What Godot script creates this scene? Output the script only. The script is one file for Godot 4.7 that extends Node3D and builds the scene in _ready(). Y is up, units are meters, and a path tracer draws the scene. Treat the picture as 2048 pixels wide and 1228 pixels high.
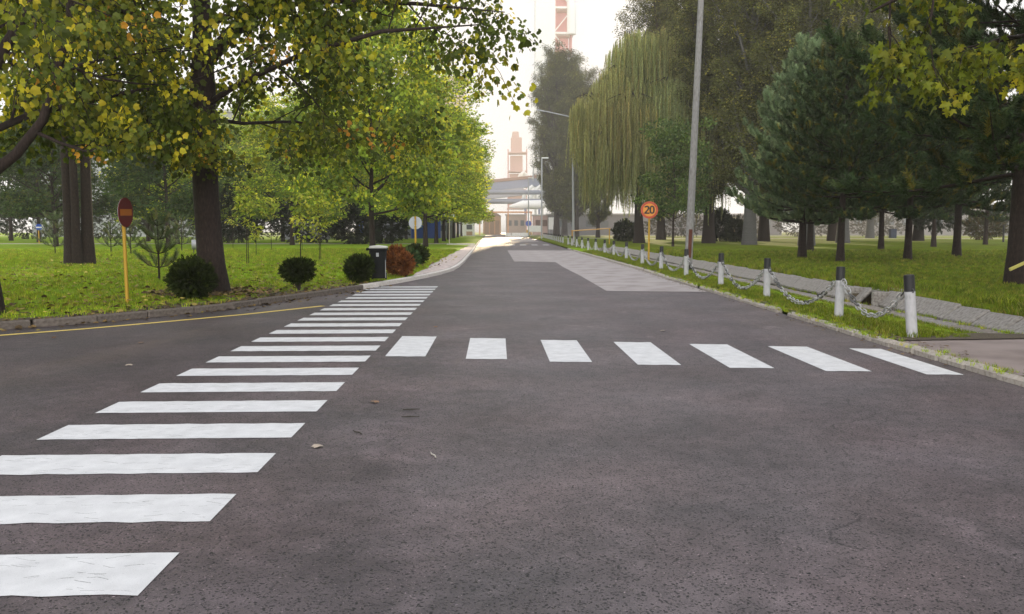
extends Node3D

var rng := RandomNumberGenerator.new()
var M := {}
var ORD := ["first", "second", "third", "fourth", "fifth", "sixth", "seventh", "eighth", "ninth", "tenth", "eleventh", "twelfth", "thirteenth", "fourteenth", "fifteenth", "sixteenth", "seventeenth", "eighteenth", "nineteenth", "twentieth", "twenty-first", "twenty-second", "twenty-third", "twenty-fourth", "twenty-fifth", "twenty-sixth", "twenty-seventh", "twenty-eighth", "twenty-ninth", "thirtieth"]


# ---------------------------------------------------------------- mesh builder
class MB:
	var v := PackedVector3Array()
	var n := PackedVector3Array()
	var c := PackedColorArray()
	var idx := PackedInt32Array()
	var col := Color.WHITE

	func tri(a: Vector3, b: Vector3, d: Vector3) -> void:      # counter-clockwise seen from its front
		var nn := (b - a).cross(d - a).normalized()
		var k := v.size()
		v.append(a); v.append(b); v.append(d)
		n.append(nn); n.append(nn); n.append(nn)
		c.append(col); c.append(col); c.append(col)
		idx.append(k); idx.append(k + 2); idx.append(k + 1)

	func quad(a: Vector3, b: Vector3, d: Vector3, e: Vector3) -> void:
		var nn := (d - a).cross(e - b).normalized()
		var k := v.size()
		v.append(a); v.append(b); v.append(d); v.append(e)
		for i in 4:
			n.append(nn); c.append(col)
		idx.append(k); idx.append(k + 2); idx.append(k + 1)
		idx.append(k); idx.append(k + 3); idx.append(k + 2)

	func face(p: Array, inside: Vector3) -> void:              # convex polygon turned away from a point inside
		var nn: Vector3 = (p[1] - p[0]).cross(p[2] - p[0])
		var mid := Vector3.ZERO
		for q in p:
			mid += q / p.size()
		if nn.dot(mid - inside) < 0.0:
			p = p.duplicate(); p.reverse()
		for i in range(1, p.size() - 1):
			tri(p[0], p[i], p[i + 1])

	func box(at: Vector3, size: Vector3, bev := 0.0, basis := Basis.IDENTITY) -> void:
		var h := size * 0.5
		var b := minf(bev, minf(h.x, minf(h.y, h.z)) * 0.9)
		var pos := func(s: Array, ax: int) -> Vector3:
			var q := Vector3(s[0] * (h.x - b), s[1] * (h.y - b), s[2] * (h.z - b))
			q[ax] = s[ax] * h[ax]
			return at + basis * q
		for ax in 3:
			var u := (ax + 1) % 3
			var w := (ax + 2) % 3
			for s in [-1, 1]:
				var p := []
				for k in [[-1, -1], [1, -1], [1, 1], [-1, 1]]:
					var g := [0, 0, 0]
					g[ax] = s; g[u] = k[0]; g[w] = k[1]
					p.append(pos.call(g, ax))
				face(p, at)
		if b <= 0.0:
			return
		for ax in 3:
			var u := (ax + 1) % 3
			var w := (ax + 2) % 3
			for su in [-1, 1]:
				for sw in [-1, 1]:
					var p := []
					for k in [[-1, u], [1, u], [1, w], [-1, w]]:
						var g := [0, 0, 0]
						g[ax] = k[0]; g[u] = su; g[w] = sw
						p.append(pos.call(g, k[1]))
					face(p, at)
		for sx in [-1, 1]:
			for sy in [-1, 1]:
				for sz in [-1, 1]:
					face([pos.call([sx, sy, sz], 0), pos.call([sx, sy, sz], 1), pos.call([sx, sy, sz], 2)], at)

	func tube(path: Array, rad: Array, sides: int, caps := true) -> void:
		var m := path.size()
		var up := Vector3(0.31, 0.2, 0.93).normalized()
		var k0 := v.size()
		var last := Vector3.UP
		for i in m:
			var d: Vector3 = (path[mini(i + 1, m - 1)] - path[maxi(i - 1, 0)]).normalized()
			last = d
			var s := (up - d * up.dot(d)).normalized()
			up = s
			var t := d.cross(s)
			for j in sides:
				var a := TAU * j / sides
				var o := s * cos(a) + t * sin(a)
				v.append(path[i] + o * rad[i]); n.append(o); c.append(col)
		for i in m - 1:
			for j in sides:
				var a := k0 + i * sides + j
				var b := k0 + i * sides + (j + 1) % sides
				idx.append(a); idx.append(a + sides); idx.append(b)
				idx.append(b); idx.append(a + sides); idx.append(b + sides)
		if caps:
			for e in [0, m - 1]:
				var k := v.size()
				var d: Vector3 = (path[1] - path[0]).normalized() * -1.0 if e == 0 else (path[m - 1] - path[m - 2]).normalized()
				v.append(path[e]); n.append(d); c.append(col)
				for j in sides:
					v.append(v[k0 + e * sides + j]); n.append(d); c.append(col)
				for j in sides:
					idx.append(k)
					if e == 0:
						idx.append(k + 1 + j); idx.append(k + 1 + (j + 1) % sides)
					else:
						idx.append(k + 1 + (j + 1) % sides); idx.append(k + 1 + j)

	func cyl(a: Vector3, b: Vector3, r0: float, r1: float, sides: int) -> void:
		tube([a, b], [r0, r1], sides)

	func torus(at: Vector3, ax: Vector3, long: Vector3, len: float, wid: float, r: float) -> void:   # an oval chain link
		var side := ax.cross(long).normalized()
		var p := []
		var rr := []
		for i in 13:
			var a := TAU * i / 12.0
			var q := long * (cos(a) * wid * 0.5) + side * (sin(a) * wid * 0.5)
			q += long * (signf(cos(a)) * (len - wid) * 0.5 if absf(cos(a)) > 0.01 else 0.0)
			p.append(at + q); rr.append(r)
		tube(p, rr, 6, false)

	func mesh() -> ArrayMesh:
		var a := []
		a.resize(Mesh.ARRAY_MAX)
		a[Mesh.ARRAY_VERTEX] = v
		a[Mesh.ARRAY_NORMAL] = n
		a[Mesh.ARRAY_COLOR] = c
		a[Mesh.ARRAY_INDEX] = idx
		var m := ArrayMesh.new()
		m.add_surface_from_arrays(Mesh.PRIMITIVE_TRIANGLES, a)
		return m


# ---------------------------------------------------------------- nodes
func tag(o: Node3D, label: String, category: String, group := "") -> Node3D:
	o.set_meta("label", label)
	o.set_meta("category", category)
	if group != "":
		o.set_meta("group", group)
	return o

func thing(called: String, label: String, category: String, at: Vector3, turn := 0.0, group := "") -> Node3D:
	var o := Node3D.new()
	o.name = numbered(called)
	add_child(o, true)
	o.position = at
	o.rotation.y = turn
	return tag(o, label, category, group)

var taken := {}
func numbered(called: String) -> String:
	if not taken.has(called):
		taken[called] = 0
		return called
	taken[called] += 1
	return "%s_%03d" % [called, taken[called]]

func obj(called: String, m: Mesh, mat: Material, parent: Node = null) -> MeshInstance3D:
	var o := MeshInstance3D.new()
	o.mesh = m
	o.material_override = mat
	if parent == null:
		o.name = numbered(called)
		add_child(o, true)
	else:
		var k := 0
		var nm := called
		while parent.has_node(nm):
			k += 1
			nm = "%s_%03d" % [called, k]
		o.name = nm
		parent.add_child(o, true)
	return o

var piece_count := {}
func piece(called: String, m: Mesh, mat: Material, parent: Node, xf: Transform3D) -> MeshInstance3D:   # one of many alike parts
	var o := MeshInstance3D.new()
	o.mesh = m
	o.material_override = mat
	var key := str(parent.get_instance_id()) + called
	var k: int = piece_count.get(key, 0)
	piece_count[key] = k + 1
	o.name = called if k == 0 else "%s_%03d" % [called, k]
	parent.add_child(o, true)
	o.transform = xf
	return o

func struct(called: String, m: Mesh, mat: Material, parent: Node = null) -> MeshInstance3D:
	var o := obj(called, m, mat, parent)
	if parent == null:
		o.set_meta("kind", "structure")
	return o

func group_node(called: String) -> Node3D:
	var o := Node3D.new()
	o.name = numbered(called)
	add_child(o, true)
	o.set_meta("kind", "structure")
	return o

func scatter(called: String, m: Mesh, mat: Material, xf: Array, tint: PackedColorArray, parent: Node = null) -> MultiMeshInstance3D:
	var mm := MultiMesh.new()
	mm.transform_format = MultiMesh.TRANSFORM_3D
	mm.use_colors = true
	mm.mesh = m
	mm.instance_count = xf.size()
	for i in xf.size():
		mm.set_instance_transform(i, xf[i])
		mm.set_instance_color(i, tint[i])
	var o := MultiMeshInstance3D.new()
	o.multimesh = mm
	o.material_override = mat
	o.set_meta("kind", "stuff")
	if parent == null:
		o.name = numbered(called)
		add_child(o, true)
	else:
		o.name = called
		parent.add_child(o, true)
	return o

func copy(src: Node3D, label: String, at: Vector3, turn: float, sc: float) -> Node3D:
	var r: Node3D = src.duplicate()
	var base := String(src.name)
	if base.length() > 4 and base[base.length() - 4] == "_" and base.right(3).is_valid_int():
		base = base.left(base.length() - 4)
	r.name = numbered(base)
	add_child(r, true)
	r.position = at
	r.rotation.y = turn
	r.scale = Vector3.ONE * sc
	r.set_meta("label", label)
	return r


# ---------------------------------------------------------------- materials
func lin(r: float, g: float, b: float) -> Color:
	return Color(r, g, b).linear_to_srgb()

func mat(r: float, g: float, b: float, rough := 0.8, metal := 0.0) -> StandardMaterial3D:
	var m := StandardMaterial3D.new()
	m.albedo_color = lin(r, g, b)
	m.roughness = rough
	m.metallic = metal
	return m

func noise(sd: int, freq: float, octaves := 4, type := FastNoiseLite.TYPE_SIMPLEX_SMOOTH) -> FastNoiseLite:
	var f := FastNoiseLite.new()
	f.seed = sd
	f.frequency = freq
	f.noise_type = type
	f.fractal_octaves = octaves
	return f

func noise_tex(sd: int, freq: float, stops: Array, size := 512, octaves := 4, type := FastNoiseLite.TYPE_SIMPLEX_SMOOTH) -> NoiseTexture2D:
	var t := NoiseTexture2D.new()
	t.width = size
	t.height = size
	t.seamless = true
	t.noise = noise(sd, freq, octaves, type)
	if stops.size():
		var g := Gradient.new()
		var o := PackedFloat32Array()
		var cc := PackedColorArray()
		for s in stops:
			o.append(s[0]); cc.append(s[1])
		g.offsets = o
		g.colors = cc
		t.color_ramp = g
	return t

func world_map(m: StandardMaterial3D, scale: Vector3) -> void:
	m.uv1_triplanar = true
	m.uv1_world_triplanar = true
	m.uv1_scale = scale

func leaf_mat(glow: float) -> StandardMaterial3D:
	var m := StandardMaterial3D.new()
	m.vertex_color_use_as_albedo = true
	m.roughness = 0.55
	m.metallic_specular = 0.35
	m.backlight_enabled = true
	m.backlight = Color(1.0 * glow, 1.0 * glow, 0.8 * glow)
	m.cull_mode = BaseMaterial3D.CULL_DISABLED
	return m

func tinted(rough := 0.8) -> StandardMaterial3D:
	var m := StandardMaterial3D.new()
	m.vertex_color_use_as_albedo = true
	m.roughness = rough
	return m

func asphalt_image(sd: int, tone: Color, pits: int) -> Image:
	var r := RandomNumberGenerator.new()
	r.seed = sd
	var s := 1024
	var mid := noise(sd, 0.012, 3).get_seamless_image(s, s)
	var buf := PackedByteArray()
	buf.resize(s * s * 3)
	var md := mid.get_data()
	var val := PackedFloat32Array()
	val.resize(s * s)
	for y in range(0, s, 2):
		for x in range(0, s, 2):
			var g := 0.86 + 0.28 * r.randf() + (float(md[y * s + x]) / 255.0 - 0.5) * 0.1
			val[y * s + x] = g * (0.94 + 0.12 * r.randf()); val[y * s + x + 1] = g
			val[(y + 1) * s + x] = g; val[(y + 1) * s + x + 1] = g * (0.94 + 0.12 * r.randf())
	for k in pits:
		var px := r.randi() % s
		var py := r.randi() % s
		var w := 1.5 + 3.4 * r.randf() * r.randf()
		var an := r.randf() * PI
		var dark := 0.12 + 0.4 * r.randf()
		if r.randf() < 0.16:
			dark = 1.35 + 0.35 * r.randf(); w *= 0.7
		for dy in range(-5, 6):
			for dx in range(-5, 6):
				var u := dx * cos(an) + dy * sin(an)
				var q := -dx * sin(an) + dy * cos(an)
				if u * u / (w * w) + q * q / (w * w * 0.3) < 1.0:
					var id := ((py + dy + s) % s) * s + (px + dx + s) % s
					val[id] *= dark
	for i in s * s:
		var f := val[i]
		buf[i * 3] = clampi(int(tone.r * f * 255.0), 0, 255)
		buf[i * 3 + 1] = clampi(int(tone.g * f * 255.0), 0, 255)
		buf[i * 3 + 2] = clampi(int(tone.b * f * 255.0), 0, 255)
	return Image.create_from_data(s, s, false, Image.FORMAT_RGB8, buf)

func paint_image() -> Image:      # road paint: faint grain, hairline cracks that run along the stripe
	var r := RandomNumberGenerator.new()
	r.seed = 71
	var s := 1024
	var mid := noise(9, 0.01, 4).get_seamless_image(s, s).get_data()
	var buf := PackedByteArray()
	buf.resize(s * s * 3)
	for i in s * s:
		var f := 196 + (r.randi() % 12) + int((float(mid[i]) / 255.0 - 0.5) * 22.0)
		if r.randf() < 0.004:
			f -= 50
		buf[i * 3] = clampi(f, 0, 255); buf[i * 3 + 1] = clampi(f, 0, 255); buf[i * 3 + 2] = clampi(f + 2, 0, 255)
	for k in 330:
		var x := r.randf() * s
		var y := r.randf() * s
		var n := 8 + r.randi() % 46
		var dy := r.randf_range(-0.25, 0.25)
		var dk := r.randf_range(0.45, 0.85)
		for j in n:
			x += 1.0
			dy = clampf(dy + r.randf_range(-0.18, 0.18), -0.55, 0.55)
			y += dy
			var id := (int(y + s) % s) * s + int(x) % s
			for w in (2 if r.randf() < 0.45 else 1):
				var i2 := (id + w * s) % (s * s)
				for ch in 3:
					buf[i2 * 3 + ch] = int(buf[i2 * 3 + ch] * dk)
	return Image.create_from_data(s, s, false, Image.FORMAT_RGB8, buf)

func wear_image() -> Image:      # old cracks, tar stains and scuffs of the road, over twelve metres
	var r := RandomNumberGenerator.new()
	r.seed = 19
	var s := 1024
	var big := noise(21, 0.006, 5).get_seamless_image(s, s).get_data()
	var fine := noise(22, 0.05, 3).get_seamless_image(s, s).get_data()
	var val := PackedFloat32Array()
	val.resize(s * s)
	for i in s * s:
		val[i] = 0.8 + (float(big[i]) / 255.0 - 0.5) * 0.28 + (float(fine[i]) / 255.0 - 0.5) * 0.2
	for k in 60:      # scuffs and stains
		var px := r.randf() * s
		var py := r.randf() * s
		var w := r.randf_range(3.0, 16.0)
		var l := w * r.randf_range(1.0, 3.5)
		var an := r.randf() * PI
		var f := r.randf_range(0.06, 0.2) if k % 3 else -r.randf_range(0.06, 0.2)
		for dy in range(-50, 51):
			for dx in range(-50, 51):
				var u := (dx * cos(an) + dy * sin(an)) / l
				var q := (-dx * sin(an) + dy * cos(an)) / w
				var g := u * u + q * q
				if g < 1.0:
					var id := (int(py + dy + s) % s) * s + int(px + dx + s) % s
					val[id] += f * (1.0 - g) * (0.4 + 1.2 * float(fine[id]) / 255.0)
	for k in 16:      # cracks
		var x := r.randf() * s
		var y := r.randf() * s
		var a := r.randf() * TAU
		for j in r.randi_range(60, 300):
			a += r.randf_range(-0.35, 0.35)
			x += cos(a); y += sin(a)
			var id := (int(y + s * 4) % s) * s + int(x + s * 4) % s
			val[id] *= r.randf_range(0.45, 0.8)
	var buf := PackedByteArray()
	buf.resize(s * s * 3)
	for i in s * s:
		var f := clampf(val[i], 0.2, 1.0)
		var t := (float(big[(i + 300 * s + 77) % (s * s)]) / 255.0 - 0.5) * 0.05
		buf[i * 3] = clampi(int((f + t) * 255.0), 0, 255); buf[i * 3 + 1] = clampi(int(f * 252.0), 0, 255); buf[i * 3 + 2] = clampi(int((f - t * 0.3) * 254.0), 0, 255)
	return Image.create_from_data(s, s, false, Image.FORMAT_RGB8, buf)

func make_materials() -> void:
	var a := mat(1, 1, 1, 0.58)
	var im := asphalt_image(3, Color(0.425, 0.382, 0.39), 15000)
	a.albedo_texture = ImageTexture.create_from_image(im)
	a.vertex_color_use_as_albedo = true
	a.heightmap_enabled = true
	a.heightmap_texture = a.albedo_texture
	a.heightmap_scale = 0.7
	a.metallic_specular = 0.5
	world_map(a, Vector3.ONE / 2.2)
	a.detail_enabled = true
	a.detail_blend_mode = BaseMaterial3D.BLEND_MODE_MUL
	a.detail_uv_layer = BaseMaterial3D.DETAIL_UV_2
	a.uv2_triplanar = true
	a.uv2_world_triplanar = true
	a.uv2_scale = Vector3.ONE / 12.3
	a.detail_albedo = ImageTexture.create_from_image(wear_image())
	M.asphalt = a
	var pa := mat(1, 1, 1, 0.7)
	pa.albedo_texture = ImageTexture.create_from_image(paint_image())
	world_map(pa, Vector3.ONE / 2.3)
	M.paint = pa
	M.yellow_paint = mat(0.68, 0.5, 0.12, 0.7)
	var ap: StandardMaterial3D = a.duplicate()
	ap.albedo_color = lin(1.25, 1.12, 1.05)
	M.asphalt_path = ap
	# lawns
	var g := mat(1, 1, 1, 0.95)
	g.albedo_texture = noise_tex(11, 0.03, [[0.0, lin(0.1, 0.16, 0.008)], [0.45, lin(0.19, 0.29, 0.014)], [0.75, lin(0.25, 0.35, 0.02)], [1.0, lin(0.3, 0.33, 0.05)]], 1024, 6)
	g.detail_enabled = true
	g.detail_blend_mode = BaseMaterial3D.BLEND_MODE_MUL
	g.detail_uv_layer = BaseMaterial3D.DETAIL_UV_2
	g.uv2_triplanar = true
	g.uv2_world_triplanar = true
	g.uv2_scale = Vector3.ONE / 14.0
	g.detail_albedo = noise_tex(12, 0.012, [[0.0, Color(0.78, 0.74, 0.6)], [0.5, Color(1, 1, 1)], [1.0, Color(0.9, 1.0, 0.85)]], 512, 4)
	g.metallic_specular = 0.15
	world_map(g, Vector3.ONE / 1.6)
	M.lawn = g
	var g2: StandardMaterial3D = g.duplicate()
	g2.albedo_color = lin(0.6, 0.52, 0.55)  # lawn colour darkened to put in the shade under the right trees
	M.shade_tinted_lawn = g2
	var soil := mat(1, 1, 1, 0.95)
	soil.albedo_texture = noise_tex(14, 0.05, [[0.0, lin(0.03, 0.022, 0.015)], [0.5, lin(0.075, 0.055, 0.035)], [1.0, lin(0.13, 0.11, 0.06)]], 512, 5)
	world_map(soil, Vector3.ONE / 0.9)
	M.soil = soil
	var con := mat(1, 1, 1, 0.85)
	con.albedo_texture = noise_tex(17, 0.02, [[0.0, lin(0.1, 0.088, 0.075)], [0.4, lin(0.21, 0.19, 0.175)], [0.7, lin(0.28, 0.26, 0.245)], [1.0, lin(0.34, 0.32, 0.29)]], 512, 6)
	con.vertex_color_use_as_albedo = true
	con.heightmap_enabled = true
	con.heightmap_texture = con.albedo_texture
	con.heightmap_scale = 0.25
	world_map(con, Vector3.ONE / 0.8)
	M.concrete = con
	var kg: StandardMaterial3D = con.duplicate()
	kg.albedo_color = lin(0.95, 0.9, 0.85)
	M.kerb_grey = kg
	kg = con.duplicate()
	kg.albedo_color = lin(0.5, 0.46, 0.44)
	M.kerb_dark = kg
	kg = con.duplicate()
	kg.albedo_texture = noise_tex(18, 0.02, [[0.0, lin(0.2, 0.175, 0.15)], [0.4, lin(0.36, 0.33, 0.3)], [1.0, lin(0.46, 0.43, 0.4)]], 512, 6)
	M.kerb_grey = kg
	var kw: StandardMaterial3D = con.duplicate()
	kw.albedo_texture = noise_tex(18, 0.02, [[0.0, lin(0.34, 0.3, 0.28)], [0.35, lin(0.6, 0.57, 0.55)], [1.0, lin(0.72, 0.7, 0.68)]], 512, 6)
	M.kerb_white = kw
	var pt := mat(1, 1, 1, 0.85)
	pt.albedo_texture = noise_tex(19, 0.008, [[0.0, lin(0.22, 0.19, 0.185)], [0.5, lin(0.32, 0.285, 0.28)], [1.0, lin(0.37, 0.335, 0.33)]], 512, 6)
	world_map(pt, Vector3.ONE / 5.0)
	M.patch = pt
	var fp: StandardMaterial3D = pt.duplicate()
	fp.albedo_color = lin(0.78, 0.7, 0.66)
	M.footpath = fp
	var bk := mat(1, 1, 1, 0.95)
	bk.albedo_texture = noise_tex(23, 0.025, [[0.0, lin(0.004, 0.002, 0.002)], [0.4, lin(0.019, 0.011, 0.009)], [0.8, lin(0.034, 0.021, 0.017)], [1.0, lin(0.07, 0.05, 0.04)]], 512, 5)
	bk.heightmap_enabled = true
	bk.heightmap_texture = bk.albedo_texture
	bk.heightmap_scale = 6.0
	bk.uv1_triplanar = true
	bk.uv1_scale = Vector3(1.6, 0.5, 1.6)
	M.bark = bk
	var gb: StandardMaterial3D = bk.duplicate()
	gb.albedo_texture = noise_tex(29, 0.025, [[0.0, lin(0.03, 0.028, 0.026)], [0.4, lin(0.085, 0.082, 0.08)], [1.0, lin(0.17, 0.17, 0.17)]], 512, 5)
	gb.heightmap_texture = gb.albedo_texture
	M.grey_bark = gb
	M.leaf = leaf_mat(1.0)
	M.dense_leaf = leaf_mat(0.55)
	M.dense_leaf.metallic_specular = 0.15
	M.dense_leaf.roughness = 0.8
	M.needle = leaf_mat(0.35)
	M.needle.metallic_specular = 0.2
	M.blade = leaf_mat(0.8)
	M.tinted = tinted(0.8)
	M.gloss = tinted(0.45)
	# painted things
	var wp := mat(1, 1, 1, 0.75)
	wp.albedo_texture = noise_tex(31, 0.02, [[0.0, lin(0.22, 0.22, 0.23)], [0.35, lin(0.41, 0.41, 0.43)], [1.0, lin(0.5, 0.5, 0.53)]], 256, 5)
	wp.uv1_triplanar = true
	wp.uv1_scale = Vector3(2.2, 0.9, 2.2)
	M.white_post = wp
	M.black_paint = mat(0.012, 0.012, 0.015, 0.55)
	M.chain_light = mat(0.36, 0.36, 0.36, 0.6, 0.1)
	M.chain_dark = mat(0.1, 0.1, 0.1, 0.55, 0.3)
	M.yellow = mat(0.42, 0.25, 0.018, 0.6)
	M.red = mat(0.42, 0.03, 0.012, 0.5)
	M.dark_red = mat(0.11, 0.005, 0.005, 0.6)  # sign red darkened so the plate looks backlit
	M.orange = mat(0.42, 0.13, 0.012, 0.6)
	M.amber = mat(0.7, 0.17, 0.012, 0.5)
	M.black = mat(0.01, 0.01, 0.01, 0.6)
	M.grey_metal = mat(0.42, 0.44, 0.5, 0.5, 0.3)
	M.bin = mat(0.012, 0.013, 0.014, 0.75)
	M.bin.metallic_specular = 0.2
	M.white = mat(0.75, 0.75, 0.74, 0.6)
	M.blue = mat(0.02, 0.09, 0.45, 0.5)
	M.lamp_grey = mat(0.36, 0.37, 0.39, 0.6, 0.2)
	M.glass = mat(0.06, 0.08, 0.1, 0.15)
	var pole := mat(1, 1, 1, 0.85)
	pole.albedo_texture = noise_tex(37, 0.02, [[0.0, lin(0.09, 0.08, 0.075)], [0.4, lin(0.2, 0.195, 0.195)], [1.0, lin(0.3, 0.3, 0.31)]], 512, 5)
	pole.uv1_triplanar = true
	pole.uv1_scale = Vector3(3.0, 0.35, 3.0)
	M.pole = pole
	M.rust = mat(0.09, 0.03, 0.018, 0.9)
	M.hall = mat(0.3, 0.31, 0.32, 0.8)
	M.pale_wall = mat(0.6, 0.6, 0.6, 0.8)
	M.rose_wall = mat(0.6, 0.42, 0.38, 0.8)
	M.red_steel = mat(0.6, 0.3, 0.27, 0.7)  # works walls, red steel and tower paled to stand in for sun glare
	M.orange_steel = mat(0.6, 0.28, 0.12, 0.7)
	M.blue_grey = mat(0.22, 0.25, 0.36, 0.7)
	M.roof_brown = mat(0.3, 0.17, 0.13, 0.8)
	M.white_tower = mat(0.85, 0.85, 0.85, 0.7)
	M.pipe = mat(0.2, 0.22, 0.28, 0.5, 0.2)


# ---------------------------------------------------------------- the lie of the land (metres; -z runs up the road)
var KL := [[60.0, -80.0], [39.0, -60.0], [4.0, -25.0], [-5.0, -16.0], [-9.5, -11.8], [-12.2, -9.3], [-14.0, -7.73], [-15.0, -6.75], [-17.17, -5.35], [-19.7, -4.5], [-22.54, -3.62], [-26.35, -2.68], [-29.0, -2.15], [-31.0, -1.83], [-33.5, -1.55], [-37.0, -1.42], [-42.0, -1.38], [-60.0, -1.42], [-88.0, -1.6], [-120.0, -1.75], [-188.0, -1.9], [-500.0, -1.9]]
var KR := [[60.0, 5.3], [-12.0, 5.3], [-17.0, 5.36], [-21.0, 5.44], [-27.5, 5.5], [-34.0, 5.68], [-48.0, 5.77], [-68.0, 5.86], [-100.0, 6.3], [-140.0, 6.7], [-188.0, 6.9], [-500.0, 6.9]]
func along(t: Array, z: float) -> float:
	for i in t.size() - 1:
		if z <= t[i][0] and z >= t[i + 1][0]:
			return lerpf(t[i][1], t[i + 1][1], (z - t[i][0]) / (t[i + 1][0] - t[i][0]))
	return t[-1][1]
func kx(z: float) -> float: return along(KL, z)
func rx(z: float) -> float: return along(KR, z)
func bend(z: float) -> float:      # the ditch curves towards the path at its near end
	return -0.33 * maxf(0.0, z + 15.5) if z > -15.5 else 0.0

func strip(zs: Array, xs: Callable, hs: Callable, tone = null) -> ArrayMesh:   # rows along z; xs(z) and hs(x, z) give the columns and their heights
	var b := MB.new()
	var first: Array = xs.call(zs[0])
	var w := first.size()
	for z in zs:
		var row: Array = xs.call(z)
		for x in row:
			b.v.append(Vector3(x, hs.call(x, z), z))
			b.c.append(tone.call(x, z) if tone != null else Color.WHITE)
	for i in b.v.size():
		b.n.append(Vector3.UP)
	for i in zs.size() - 1:
		for j in w - 1:
			var a := i * w + j
			b.idx.append(a); b.idx.append(a + w); b.idx.append(a + 1)
			b.idx.append(a + 1); b.idx.append(a + w); b.idx.append(a + w + 1)
	return b.mesh()

func rows(z0: float, z1: float, near: float, far: float) -> Array:
	var r := [z0]
	var z := z0
	while z > z1 + 0.01:
		var t := clampf(-z / 150.0, 0.0, 1.0)
		z = maxf(z1, z - lerpf(near, far, t))
		r.append(z)
	return r

func plate(p: Array, h: float) -> ArrayMesh:      # a flat sheet of any outline, [x, z] corners
	var poly := PackedVector2Array()
	for q in p:
		poly.append(Vector2(q[0], q[1]))
	var b := MB.new()
	var t := Geometry2D.triangulate_polygon(poly)
	for i in range(0, t.size(), 3):
		var q := [Vector3(poly[t[i]].x, h, poly[t[i]].y), Vector3(poly[t[i + 1]].x, h, poly[t[i + 1]].y), Vector3(poly[t[i + 2]].x, h, poly[t[i + 2]].y)]
		if (q[1] - q[0]).cross(q[2] - q[0]).y < 0.0:
			q.reverse()
		b.tri(q[0], q[1], q[2])
	return b.mesh()


# ---------------------------------------------------------------- plants
func toward(d: Vector3, roll := 0.0) -> Basis:      # a basis whose y runs along d
	var y := d.normalized()
	var x := (Vector3.RIGHT if absf(y.x) < 0.8 else Vector3.BACK).cross(y).normalized()
	var b := Basis(x, y, x.cross(y))
	return b * Basis(Vector3.UP, roll)

func rv() -> Vector3:
	return Vector3(rng.randf_range(-1, 1), rng.randf_range(-1, 1), rng.randf_range(-1, 1))

func leaf(b: MB, t: Transform3D, kind: String) -> void:      # unit leaf: stalk at the origin, tip on +y, upper side +z
	if kind == "oval":
		b.quad(t * Vector3.ZERO, t * Vector3(0.27, 0.42, -0.06), t * Vector3(0, 1, 0.0), t * Vector3(-0.27, 0.42, -0.06))
		return
	var o := [Vector3(0, 0, 0), Vector3(0.2, 0.0, -0.04), Vector3(0.46, 0.16, -0.14), Vector3(0.42, 0.34, -0.1), Vector3(0.5, 0.6, -0.16), Vector3(0.27, 0.68, -0.07), Vector3(0, 0.98, -0.12)]
	if kind == "maple":
		o = [Vector3(0, 0, 0), Vector3(0.12, 0.02, -0.02), Vector3(0.42, -0.02, -0.12), Vector3(0.24, 0.2, -0.05), Vector3(0.52, 0.3, -0.14), Vector3(0.58, 0.52, -0.18), Vector3(0.22, 0.48, -0.04), Vector3(0.2, 0.72, -0.06), Vector3(0, 1.1, -0.1)]
	var mid := t * Vector3(0, 0.35, 0.02)
	for s in [1.0, -1.0]:
		for i in o.size() - 1:
			var p: Vector3 = t * Vector3(o[i].x * s, o[i].y, o[i].z)
			var q: Vector3 = t * Vector3(o[i + 1].x * s, o[i + 1].y, o[i + 1].z)
			if s > 0.0:
				b.tri(mid, p, q)
			else:
				b.tri(mid, q, p)

func cluster(count: int, size: float, radius: float, kind: String, droop := 0.5, twig := true) -> ArrayMesh:
	var b := MB.new()
	for i in count:
		var f := rng.randf_range(0.65, 1.3)
		b.col = Color(f * rng.randf_range(0.9, 1.15), f, f * rng.randf_range(0.7, 1.2))
		var p := rv() * radius * 0.75
		p.y *= 0.7
		var out := (Vector3(p.x, 0, p.z).normalized() + rv() * 0.6 + Vector3.DOWN * droop * rng.randf_range(0.2, 1.6)).normalized()
		var s := size * rng.randf_range(0.65, 1.25)
		var bs := toward(out, rng.randf_range(-0.9, 0.9) + (PI if rng.randf() < 0.12 else 0.0))
		if bs.z.y < 0.0 and rng.randf() < 0.85:
			bs = bs * Basis(Vector3.UP, PI)
		leaf(b, Transform3D(bs.scaled(Vector3.ONE * s), p), kind)
	return b.mesh()

func spray(count: int, ln: float, needle: float, width: float) -> ArrayMesh:      # a shoot set with needles, along +y
	var b := MB.new()
	b.col = Color(0.9, 0.6, 0.35)
	b.tube([Vector3.ZERO, Vector3(0, ln, 0)], [0.008, 0.004], 3, false)
	for i in count:
		var t := (i + rng.randf()) / count
		var a := i * 2.4
		var f := rng.randf_range(0.7, 1.3)
		b.col = Color(f, f, f)
		var d := Vector3(cos(a), rng.randf_range(0.55, 1.3), sin(a)).normalized()
		var p := Vector3(0, ln * t, 0)
		var w := d.cross(Vector3(sin(a * 3.1), 0.2, cos(a * 1.7))).normalized() * width
		b.tri(p - w, p + w, p + d * needle * rng.randf_range(0.75, 1.2))
	return b.mesh()

func pick(pal: Array) -> Color:      # pal: [weight, r, g, b] in linear light
	var all := 0.0
	for q in pal:
		all += q[0]
	var x := rng.randf() * all
	for q in pal:
		x -= q[0]
		if x <= 0.0:
			var f := rng.randf_range(0.55, 1.5)
			return Color(q[1] * f, q[2] * f, q[3] * f)
	return Color(pal[0][1], pal[0][2], pal[0][3])

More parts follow.
